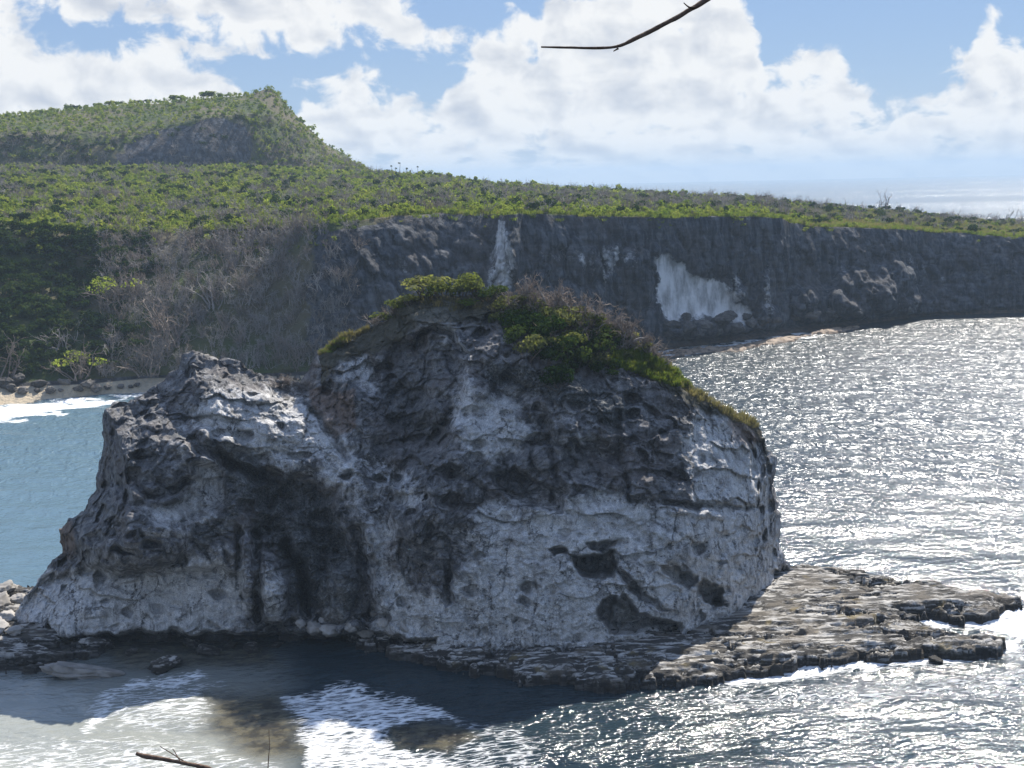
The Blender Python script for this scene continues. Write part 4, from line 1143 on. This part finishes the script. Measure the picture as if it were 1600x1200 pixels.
put_leafy(898, 505, 1.1, 'yellow-green bush top beside the bright bush in the dry thicket', M_LEAF_ISLE, 1.2)
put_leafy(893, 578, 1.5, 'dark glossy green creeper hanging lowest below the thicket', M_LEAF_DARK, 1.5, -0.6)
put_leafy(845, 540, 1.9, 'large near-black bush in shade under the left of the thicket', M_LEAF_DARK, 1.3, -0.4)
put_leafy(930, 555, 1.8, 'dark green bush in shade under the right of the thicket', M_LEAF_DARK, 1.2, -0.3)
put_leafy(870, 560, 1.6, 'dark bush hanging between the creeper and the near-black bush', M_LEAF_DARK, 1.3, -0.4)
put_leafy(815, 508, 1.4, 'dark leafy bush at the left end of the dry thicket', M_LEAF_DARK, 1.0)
put_leafy(960, 535, 1.3, 'olive bush at the right end of the dry thicket', M_LEAF_ISLE, 0.9)
put_leafy(820, 478, 1.2, 'small green bush on the rim behind the left of the dry thicket', M_LEAF_ISLE, 0.9)
put_leafy(868, 474, 1.0, 'small rounded green bush on the rim at the crest of the thicket', M_LEAF_ISLE, 0.9)
for (x, y, s, t, lab) in [(808, 488, 1.3, 1.0, 'olive bush just right of the yellow-green trailing shrub'), (836, 492, 1.2, .9, 'olive bush low in the left half of the dry thicket'), (858, 506, 1.3, 1.0, 'green bush left of the bright bush in the thicket'),
        (918, 514, 1.3, 1.0, 'green bush right of the bright bush in the thicket'), (940, 524, 1.2, .9, 'olive bush in the right half of the thicket'), (978, 540, 1.2, .9, 'olive bush above the left tip of the bright grass slope'), (1000, 552, 1.1, .8, 'small olive bush on the rim above the bright grass slope'), (905, 548, 1.4, 1.1, 'mid green bush under the centre of the thicket'), (795, 520, 1.2, 1.2, 'dark bush hanging on the rock below the trailing shrub')]:
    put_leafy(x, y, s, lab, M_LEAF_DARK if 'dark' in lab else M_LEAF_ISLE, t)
drape = [(800, 500), (818, 522), (836, 518), (852, 545), (866, 590), (884, 548), (905, 580), (918, 540), (935, 572), (950, 546), (828, 555), (812, 540), (948, 590), (970, 562), (878, 606), (850, 572)]
for k, (x, y) in enumerate(sorted(drape)):
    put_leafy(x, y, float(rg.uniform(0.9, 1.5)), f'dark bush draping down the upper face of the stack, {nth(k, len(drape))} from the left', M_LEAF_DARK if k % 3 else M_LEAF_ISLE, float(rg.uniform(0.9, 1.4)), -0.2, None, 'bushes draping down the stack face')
dry_spots = [(800, 468, 1.7, 1), (822, 474, 1.9, 1.2), (842, 480, 2.1, 1.2), (862, 488, 2.2, 1.1), (884, 494, 2.0, 1.2), (905, 500, 2.1, 1.1), (926, 508, 2.0, 1.1), (946, 514, 2.0, 1.0), (964, 522, 1.9, 1.1), (982, 530, 1.9, 1.2), (996, 540, 1.5, 1), (840, 502, 1.7, 1), (872, 512, 1.7, 1), (912, 522, 1.8, 1), (942, 534, 1.7, 1), (972, 546, 1.5, 1), (1008, 552, 1.5, 1), (1022, 562, 1.3, 1), (856, 528, 1.5, 1), (925, 542, 1.4, 1), (795, 488, 1.3, 1)]
dry_spots.sort()
for k, (x, y, s, t) in enumerate(dry_spots):
    put_dry(x, y, s * 0.95, f'grey leafless shrub, {nth(k, len(dry_spots))} from the left in the dry thicket atop the stack', t, 0, 'dry thicket on the sea stack')
put_dry(585, 508, 1.3, 'small reddish dry shrub on the left shoulder of the stack', 0.8)
put_dry(612, 494, 1.2, 'leafless shrub leaning out between the left shoulder and the summit', 0.9)
put_dry(445, 600, 1.3, 'low leafless shrub in the saddle between the two humps of the stack', 0.6)
put_dry(425, 604, 1.1, 'tiny twiggy shrub at the left of the saddle of the stack', 0.6)
put_dry(1035, 572, 1.2, 'dry brown shrub above the bright grass slope of the stack', 0.8)

def grass_on_stack(name, poly_px, n, kind, smin, smax, label):
    P = np.array(poly_px); out = []
    lo, hi = P.min(0), P.max(0)
    while len(out) < n:
        x = RNG.uniform(lo[0], hi[0]); y = RNG.uniform(lo[1], hi[1])
        if poly_sd(np.array([x]), np.array([y]), poly_px)[0] > 0:
            loc = BVH_S.ray_cast(Vector(CAMP), Vector(rays(x, y)).normalized())[0]
            if loc is not None:
                out.append((loc.x, loc.y, loc.z - 0.05))
            else:
                n -= 1
    instancer(name, kind, np.array(out), RNG.uniform(smin, smax, len(out)), RNG.normal(0.35, 0.25, len(out)), label=label)
grass_on_stack('bright_grass', [(940, 566), (965, 552), (1000, 548), (1035, 566), (1065, 590), (1078, 604), (1050, 602), (1010, 588), (970, 574)], 760, 'grass', 0.25, 0.62, 'bright yellow-green grass slope on the right shoulder of the sea stack')
grass_on_stack('straw_grass', [(1030, 560), (1070, 586), (1110, 612), (1150, 636), (1190, 664), (1175, 668), (1130, 646), (1085, 622), (1060, 604)], 230, 'drygrass', 0.22, 0.5, 'straw coloured grass along the sloping right rim of the sea stack')
grass_on_stack('rim_grass', [(498, 556), (520, 534), (548, 520), (575, 508), (578, 518), (550, 530), (520, 546)], 70, 'drygrass', 0.25, 0.5, 'reddish dry grass on the left rim of the stack summit')
grass_on_stack('mossy_rim', [(500, 552), (525, 534), (545, 526), (545, 534), (515, 552)], 45, 'grass', 0.25, 0.45, 'green moss and grass at the rounded left rim of the summit')
grass_on_stack('crest_grass', [(640, 466), (760, 466), (840, 490), (930, 520), (1000, 552), (960, 556), (880, 520), (790, 492), (660, 480)], 70, 'drygrass', 0.3, 0.55, 'dry grass between the shrubs on the crest of the stack')

# ------------------------------------------------------------------ rocks
def rock_mesh(seed, sub=4, rx=1.0, ry=1.0, rz=0.7, rough=0.28, flat=None):
    bm = bmesh.new(); bmesh.ops.create_icosphere(bm, subdivisions=sub, radius=1.0)
    V = np.array([v.co[:] for v in bm.verts]); F = np.array([[v.index for v in f.verts] for f in bm.faces]); bm.free()
    r_ = np.random.default_rng(seed)
    for _ in range(9):
        n_ = r_.normal(size=3); n_ /= np.linalg.norm(n_); d = r_.uniform(.55, .88)
        s = V @ n_
        V = V - np.outer(np.clip(s - d, 0, 1) * 0.92, n_)
    f_ = fbm(V * 1.6 + seed * 3.7, 4, .55, seed)
    g1, g2, _ = worley(V * 1.9 + seed, seed)
    V = V * (1 + rough * f_ - 0.16 * (np.clip(.25 - (g2 - g1), 0, 1) / .25))[:, None]
    if flat is not None:
        V[:, 2] = np.minimum(V[:, 2], flat + 0.06 * f_)
    return mesh_np('rock', V * np.array([rx, ry, rz]), F)
ROCKS = [rock_mesh(800 + i, 4, 1, .85, .75) for i in range(7)]
def put_rock(px, py, wpx, label, mat, z=None, tree=None, squash=0.75, group=None, mesh=None, name='boulder', cat='boulder', sink=0.35, push=0.0):
    if tree is not None:
        c = hit(px, py, tree)
    else:
        c = at_z(np.array(float(px)), np.array(float(py)), 0.0 if z is None else z)
    s = wpx / FPX * np.linalg.norm(c - CAMP) / 2
    me_ = (mesh or ROCKS[int(rg.integers(0, len(ROCKS)))]).copy() if (mesh or True) else None
    o = link(name, me_, mat, None, label=label, category=cat)
    if not me_.materials: me_.materials.append(mat)
    o.location = (c[0], c[1] + push * s, c[2] + s * squash * (0.75 - sink) * 1.0)
    o.scale = (s, s * 0.9, s * squash)
    o.rotation_euler = (rg.normal(0, .12), rg.normal(0, .12), rg.uniform(0, 6.28) if mesh is None else 0)
    if group: o['group'] = group
    return o
slab = rock_mesh(911, 5, 1.0, 0.42, 0.28, 0.22, 0.42)
put_rock(124, 1055, 132, 'long flat-topped slab of rock awash in front of the left end of the stack', M_ROCK_PALE, 0, mesh=slab, name='slab_rock', cat='rock', squash=1.0, sink=0.64)
put_rock(262, 1044, 62, 'rounded dark boulder standing in the shallows right of the flat slab', M_SHELF, 0, squash=0.6, sink=0.45)
for k, (x, y, w_, lab) in enumerate([
        (40, 1034, 46, 'dark wet boulder at the far left edge of the shallows'), (92, 1032, 34, 'small dark rock behind the left end of the flat slab'),
        (150, 1012, 60, 'low rock half under the undercut at the left toe of the stack'), (8, 1010, 60, 'broad brown boulder cut by the left edge of the photo, lowest of the shore pile'),
        (205, 1022, 34, 'small rock behind the dark boulder, at its left'), (325, 1022, 46, 'shaded rock in dark water right of the dark boulder'), (392, 1016, 34, 'shaded rock standing under the middle of the undercut'),
        (360, 1010, 26, 'smallest shaded rock under the undercut of the stack'), (300, 1008, 36, 'shaded rock touching the undercut behind the dark boulder'), (430, 1010, 24, 'last shaded rock under the undercut towards the right')]):
    put_rock(x, y, w_, lab, M_SHELF, 0, squash=0.55, sink=0.4)
for k, (x, y, w_) in enumerate([(6, 925, 46), (30, 940, 34), (-8, 950, 60), (14, 968, 42), (40, 962, 26), (-4, 985, 52), (24, 990, 34)]):
    put_rock(x, y, w_, f'pale sunlit boulder in the shore pile at far left, {nth(k, 7)} from its top', M_ROCK_PALE, tree=BVH_B, squash=0.6, group='pale boulders of the left shore pile')
for k, (x, y, w_) in enumerate(sorted([(470, 978, 24), (492, 986, 34), (520, 990, 42), (548, 982, 30), (572, 988, 38), (598, 976, 26), (612, 990, 36), (632, 984, 24), (585, 962, 22), (560, 996, 26), (640, 1000, 30), (505, 972, 20), (655, 1004, 24)])):
    put_rock(x, y, w_, f'pale fallen boulder under the dark gully of the stack, {nth(k, 13)} from the left', M_ROCK_PALE, tree=BVH_S, squash=0.8, group='fallen boulders under the gully', sink=0.4)
for k, (x, y, w_) in enumerate(sorted([(18, 611, 22), (36, 613, 20), (58, 612, 14), (78, 613, 20), (95, 611, 9), (122, 610, 16), (150, 610, 22), (138, 604, 26), (168, 607, 16), (188, 606, 12), (205, 606, 10), (8, 604, 30), (60, 603, 24), (30, 596, 26), (100, 600, 20), (215, 603, 12), (420, 596, 20), (440, 592, 22), (465, 594, 16)])):
    put_rock(x, y, w_ * 1.1, f'dark boulder on the sandy beach below the far slope, {nth(k, 19)} from the left', M_ROCK_DARK, tree=BVH_H, squash=0.75, group='boulders on the beach')
for k, (x, y, w_) in enumerate(sorted([(1052, 512, 34), (1075, 518, 40), (1100, 512, 34), (1128, 506, 42), (1090, 526, 34), (1120, 522, 30), (1150, 516, 34), (1060, 530, 40), (1175, 510, 28), (1195, 506, 30), (1140, 498, 30), (1165, 500, 26), (1215, 504, 22), (1245, 500, 26), (1040, 524, 36), (1270, 496, 28), (1300, 494, 30), (1335, 492, 26), (1072, 500, 26), (1380, 488, 24), (1420, 486, 22)])):
    put_rock(x, y, w_, f'dark fallen boulder, {nth(k, 21)} from the left in the rubble below the far cliff', M_ROCK_DARK, tree=BVH_H, squash=0.75, group='rubble at the foot of the far cliff')
put_rock(1462, 1034, 30, 'small low rock in the surf off the right tongue of the reef', M_SHELF, 0, squash=0.55)
put_rock(1492, 1026, 34, 'larger of the two rocks in the surf off the right reef tongue', M_SHELF, 0, squash=0.7)

# ------------------------------------------------------------------ trees and shrubs on the plateau skyline
SKY_V = []
for i in range(6):
    lob = [(x, y, z + 0.35, a * .9, b * .9, c_ * 1.3) for (x, y, z, a, b, c_) in dome_lobes(rg, 1.1, 1.7, 6)]
    V, F = leaf_cloud(rg, 170, lob, 0.22, 0.3)
    tr = [tube(*limb(rg, (0, 0, -0.4), (0.05, 0, 1), 1.9, 0.12, 5, 0.1), 5)] + [tube(*limb(rg, (0, 0, 0.7), np.array(q[:3]) - np.array([0, 0, .7]), 1.1, 0.06, 4, 0.12), 4) for q in lob]
    t5 = mesh_np('trunk', *tr[0]); t4 = mesh_np('limbs', *join(tr[1:]))
    SKY_V.append((mesh_np('crown', V, F, smooth=False), t5, t4))
def skyline(px, py):
    """ground point of the crest under this column"""
    return hit(px, py, BVH_H, 80, 1.0)
def put_tree(px, py, hpx, label, group=None, mat=None, name='shrub_tree', wide=1.0):
    c = skyline(px, py)
    s = hpx / FPX * np.linalg.norm(c - CAMP) / 3.0
    o = thing(name, (c[0], c[1], c[2] - 0.2), rg.uniform(0, 6.28), label, 'tree', group)
    o.scale = (s * wide, s * wide, s)
    src = SKY_V[int(rg.integers(0, 6))]
    part(o, 'trunk', src[1], M_BARK); part(o, 'limbs', src[2], M_BARK)
    part(o, 'crown', src[0], mat or M_LEAF_DARK)
    return o
crest_l = [(612, 258, 16), (660, 262, 20), (672, 264, 24), (684, 266, 20), (700, 266, 18), (706, 268, 22), (722, 270, 18), (740, 274, 20), (756, 278, 16), (778, 282, 14), (800, 284, 14), (812, 284, 16), (822, 286, 18), (838, 284, 26), (846, 288, 18), (866, 288, 16), (890, 290, 18), (900, 290, 16), (922, 290, 20), (934, 294, 16), (948, 294, 14), (966, 296, 14), (982, 296, 14), (996, 298, 16), (1022, 298, 16), (1042, 298, 20), (1056, 300, 20), (1068, 300, 22), (1080, 302, 16), (1104, 304, 14), (1134, 304, 20), (1146, 306, 14), (1178, 308, 14), (1192, 308, 16), (1222, 312, 10), (1240, 314, 10), (1268, 316, 10), (1296, 318, 10)]
crest_l.sort()
for k, (x, y, h_) in enumerate(crest_l):
    put_tree(x, y, h_ * 0.95, f'small green bush on the plateau skyline, {nth(k, len(crest_l))} counting rightwards from the hill', 'bushes on the plateau skyline', wide=0.95, mat=M_LEAF if k % 3 else M_LEAF_DARK)
for k, (x, y, h_) in enumerate(sorted([(105, 168, 16), (120, 166, 14), (152, 163, 14), (170, 161, 16), (186, 160, 12), (215, 160, 12), (270, 156, 18), (284, 154, 16), (318, 152, 20), (330, 150, 18), (345, 150, 14), (230, 158, 12), (60, 174, 10), (85, 170, 12)])):
    put_tree(x, y, h_, f'dark bush on the left ridge line of the hill, {nth(k, 14)} from the left', 'bushes on the hill ridge', wide=1.6)
put_tree(715, 300, 34, 'tall dark tree with visible trunk standing on the plateau right of the hill', wide=0.9)
put_tree(757, 306, 26, 'slender dark tree on the plateau, right of the tall trunked one', wide=0.7)

def bare_tree(px, py, hpx, label, seed, n_main=5, spread=.45, name='bare_tree'):
    c = skyline(px, py)
    s = hpx / FPX * np.linalg.norm(c - CAMP)
    r_ = np.random.default_rng(seed)
    o = thing(name, (c[0], c[1], c[2] - 0.2), 0, label, 'bare tree')
    a_, b_ = dry_bush(r_, n_main, s, spread, 0.16, 3, 0.08)
    part(o, 'limbs', mesh_np('limbs', *a_), M_BARK); part(o, 'twigs', mesh_np('twigs', *b_), M_BARK)
    return o
bare_tree(1384, 326, 34, 'leafless forked tree on the skyline of the low right plateau', 21, 4, .4)
bare_tree(1372, 325, 28, 'leafless tree leaning left beside the forked one on the right skyline', 22, 3, .7)
bare_tree(1406, 328, 20, 'short leafless sapling right of the forked tree on the skyline', 23, 4, .4)
bare_tree(1435, 332, 16, 'low twiggy shrub on the skyline right of the short sapling', 24, 5, .5)
bare_tree(1572, 345, 24, 'leafless small tree near the right edge of the photo on the skyline', 25, 4, .5)
bare_tree(1520, 338, 14, 'thin bare stem on the skyline between the forked tree and the right edge', 26, 3, .3)
bare_tree(1320, 320, 14, 'thin bare stem on the skyline left of the forked tree', 27, 3, .3)
for k, (x, y, h_) in enumerate([(612, 262, 16), (624, 262, 22), (619, 263, 12), (636, 264, 14), (653, 264, 18), (641, 265, 10)]):
    c = skyline(x, y); s = h_ / FPX * np.linalg.norm(c - CAMP)
    o = thing('snag', (c[0], c[1], c[2] - .2), rg.uniform(0, 6), f'thin tufted tree trunk right of the hill foot, number {["one","three","two","four","six","five"][k]} from the left', 'dead tree', 'tufted dead trunks at the hill foot')
    part(o, 'trunk', mesh_np('trunk', *tube(*limb(rg, (0, 0, 0), (0, 0, 1), s, 0.14, 5, .05), 5)), M_BARK)
    part(o, 'tuft', mesh_np('tuft', *leaf_cloud(rg, 40, [(0, 0, s * .93, .5, .5, .35)], 0.2), smooth=False), M_LEAF_DARK)

# dry trees and pale dead limbs on the shaded slope above the beach
def slope_dry(px, py, hpx, label, seed, n=7, spread=.8, mat=None, leafy=False, r0=None):
    c = hit(px, py, BVH_H)
    s = hpx / FPX * np.linalg.norm(c - CAMP)
    o = thing('dry_tree', (c[0], c[1] - 0.6, c[2] - 0.3), 0, label, 'dry tree')
    a_, b_ = dry_bush(np.random.default_rng(seed), n, s, spread, r0 or s * 0.022, 5, 0.03)
    part(o, 'limbs', mesh_np('limbs', *a_), mat or M_TWIG_GREY); part(o, 'twigs', mesh_np('twigs', *b_), mat or M_TWIG_GREY)
    if leafy:
        lob = [(q[0] * s, q[1] * s, q[2] * s + .3 * s, q[3] * s * .8, q[4] * s * .8, q[5] * s * .5) for q in dome_lobes(rg, .8, .7, 6)]
        part(o, 'crown', mesh_np('crown', *leaf_cloud(rg, 260, lob, 0.3), smooth=False), M_LEAF)
    return o
slope_dry(95, 545, 48, 'pale bare branching tree on the dark slope above the beach at left', 31, 8, .7, M_TWIG_GREY)
slope_dry(125, 590, 52, 'large rounded dry bush overhanging the beach boulders', 32, 12, 1.0, M_TWIG, True)
slope_dry(15, 592, 60, 'brown dry tree at the left edge of the photo above the beach', 33, 8, .6, M_TWIG)
slope_dry(235, 585, 70, 'tan dry tree beside the left hump of the stack, above the beach', 34, 10, .6, M_TWIG)
slope_dry(265, 540, 80, 'tall grey-brown dry tree rising behind the left hump of the stack', 35, 10, .5, M_TWIG)
slope_dry(180, 480, 60, 'dry tree with olive leaves at the edge of the dark green thicket', 36, 8, .7, M_TWIG, True)
slope_dry(410, 420, 42, 'pale spreading dead branches below the cliff edge above the brush slope', 37, 8, 1.1, M_TWIG_GREY)
slope_dry(330, 480, 60, 'grey leafless tree in the middle of the brush slope', 38, 8, .5, M_TWIG_GREY)

# ------------------------------------------------------------------ twigs close to the viewer
def near_tube(name, pts, parent, mat, sides=10):
    """pts: (px, py, distance, width in px)"""
    A = np.array(pts, float)
    d = rays(A[:, 0], A[:, 1]); d = d / np.linalg.norm(d, axis=1)[:, None]
    P = CAMP + d * A[:, 2:3]
    s = np.concatenate([[0], np.cumsum(np.linalg.norm(np.diff(P, axis=0), axis=1))])
    t = np.linspace(0, s[-1], len(A) * 7)
    P2 = np.stack([np.interp(t, s, P[:, k]) for k in range(3)], -1)
    R2 = np.interp(t, s, A[:, 3] / FPX * A[:, 2] / 2)
    for _ in range(3):
        P2[1:-1] = (P2[:-2] + 2 * P2[1:-1] + P2[2:]) / 4
    R2 *= 1 + 0.16 * vnoise(P2 * 55, 3) + 0.12 * (vnoise(P2 * 17, 5))
    P2 = P2 + 0.0016 * np.stack([vnoise(P2 * 30, 11 + k) for k in range(3)], -1)
    V, F = tube(P2, R2, sides)
    o = link(name, mesh_np(name, V - P[-1], F), mat, parent)
    return P[-1], o
def near_branch(name, label, main, sides_):
    o = thing(name, (0, 0, 0), 0, label, 'branch')
    e_, _ = near_tube('stem', main, o, M_BRANCH)
    o.location = e_
    for s_ in sides_:
        k, tw = near_tube('side_twig', s_, o, M_BRANCH, 6)
        tw.location = Vector(k) - Vector(e_)
    return o
near_branch('bare_branch', 'thin bare brown branch hanging into the sky at the top of the photo',
    [(845, 73.5, 4.0, 2.6), (880, 74, 4.0, 3.2), (925, 75.5, 4.02, 4.2), (962, 74, 4.05, 5.5), (985, 64, 4.08, 6.5), (1012, 51, 4.12, 6.2), (1042, 36, 4.16, 6.6), (1072, 19, 4.2, 7.4), (1106, -1, 4.25, 8), (1160, -45, 4.3, 9), (1240, -125, 4.4, 10), (1380, -330, 4.6, 13)],
    [[(958, 80, 4.05, 1.8), (966, 75, 4.05, 4.0)], [(1068, 4, 4.2, 1.5), (1078, 12, 4.2, 3.0), (1086, 11, 4.21, 4.0)]])
near_branch('dry_twig', 'reddish brown dry twig poking up at the bottom edge of the photo',
    [(213, 1177, 6.0, 5), (222, 1182, 6.0, 8), (245, 1184, 6.0, 7), (280, 1191, 6.02, 6), (318, 1198, 6.05, 7), (370, 1222, 6.1, 8), (470, 1300, 6.2, 9)],
    [[(250, 1166, 6.0, 1.2), (272, 1180, 6.01, 1.6), (300, 1197, 6.04, 2.4)], [(270, 1170, 6.05, 1.1), (285, 1195, 6.04, 2.0)], [(420, 1140, 6.1, 1.1), (421, 1170, 6.1, 1.3), (418, 1215, 6.12, 1.8), (430, 1268, 6.15, 3)]])

# ------------------------------------------------------------------ sea air
hz = bpy.data.materials.new('sea_haze'); hz.use_nodes = True
ht = NT(hz.node_tree)
vol = ht.new('ShaderNodeVolumePrincipled')
vol.inputs['Color'].default_value = (0.62, 0.81, 1.0, 1)
vol.inputs['Density'].default_value = HAZE
vol.inputs['Anisotropy'].default_value = 0.0
ho = ht.new('ShaderNodeOutputMaterial'); ht.l.new(vol.outputs[0], ho.inputs['Volume'])
hb = 12600.0
hv = [(x, y, z) for z in (-10.0, 130.0) for (x, y) in ((-hb, -hb), (hb, -hb), (hb, hb), (-hb, hb))]
hf = [(3, 2, 1, 0), (4, 5, 6, 7), (0, 1, 5, 4), (1, 2, 6, 5), (2, 3, 7, 6), (3, 0, 4, 7)]
link('haze', mesh_np('haze', hv, hf, smooth=False), hz, kind='stuff', label='pale blue sea haze in the air')
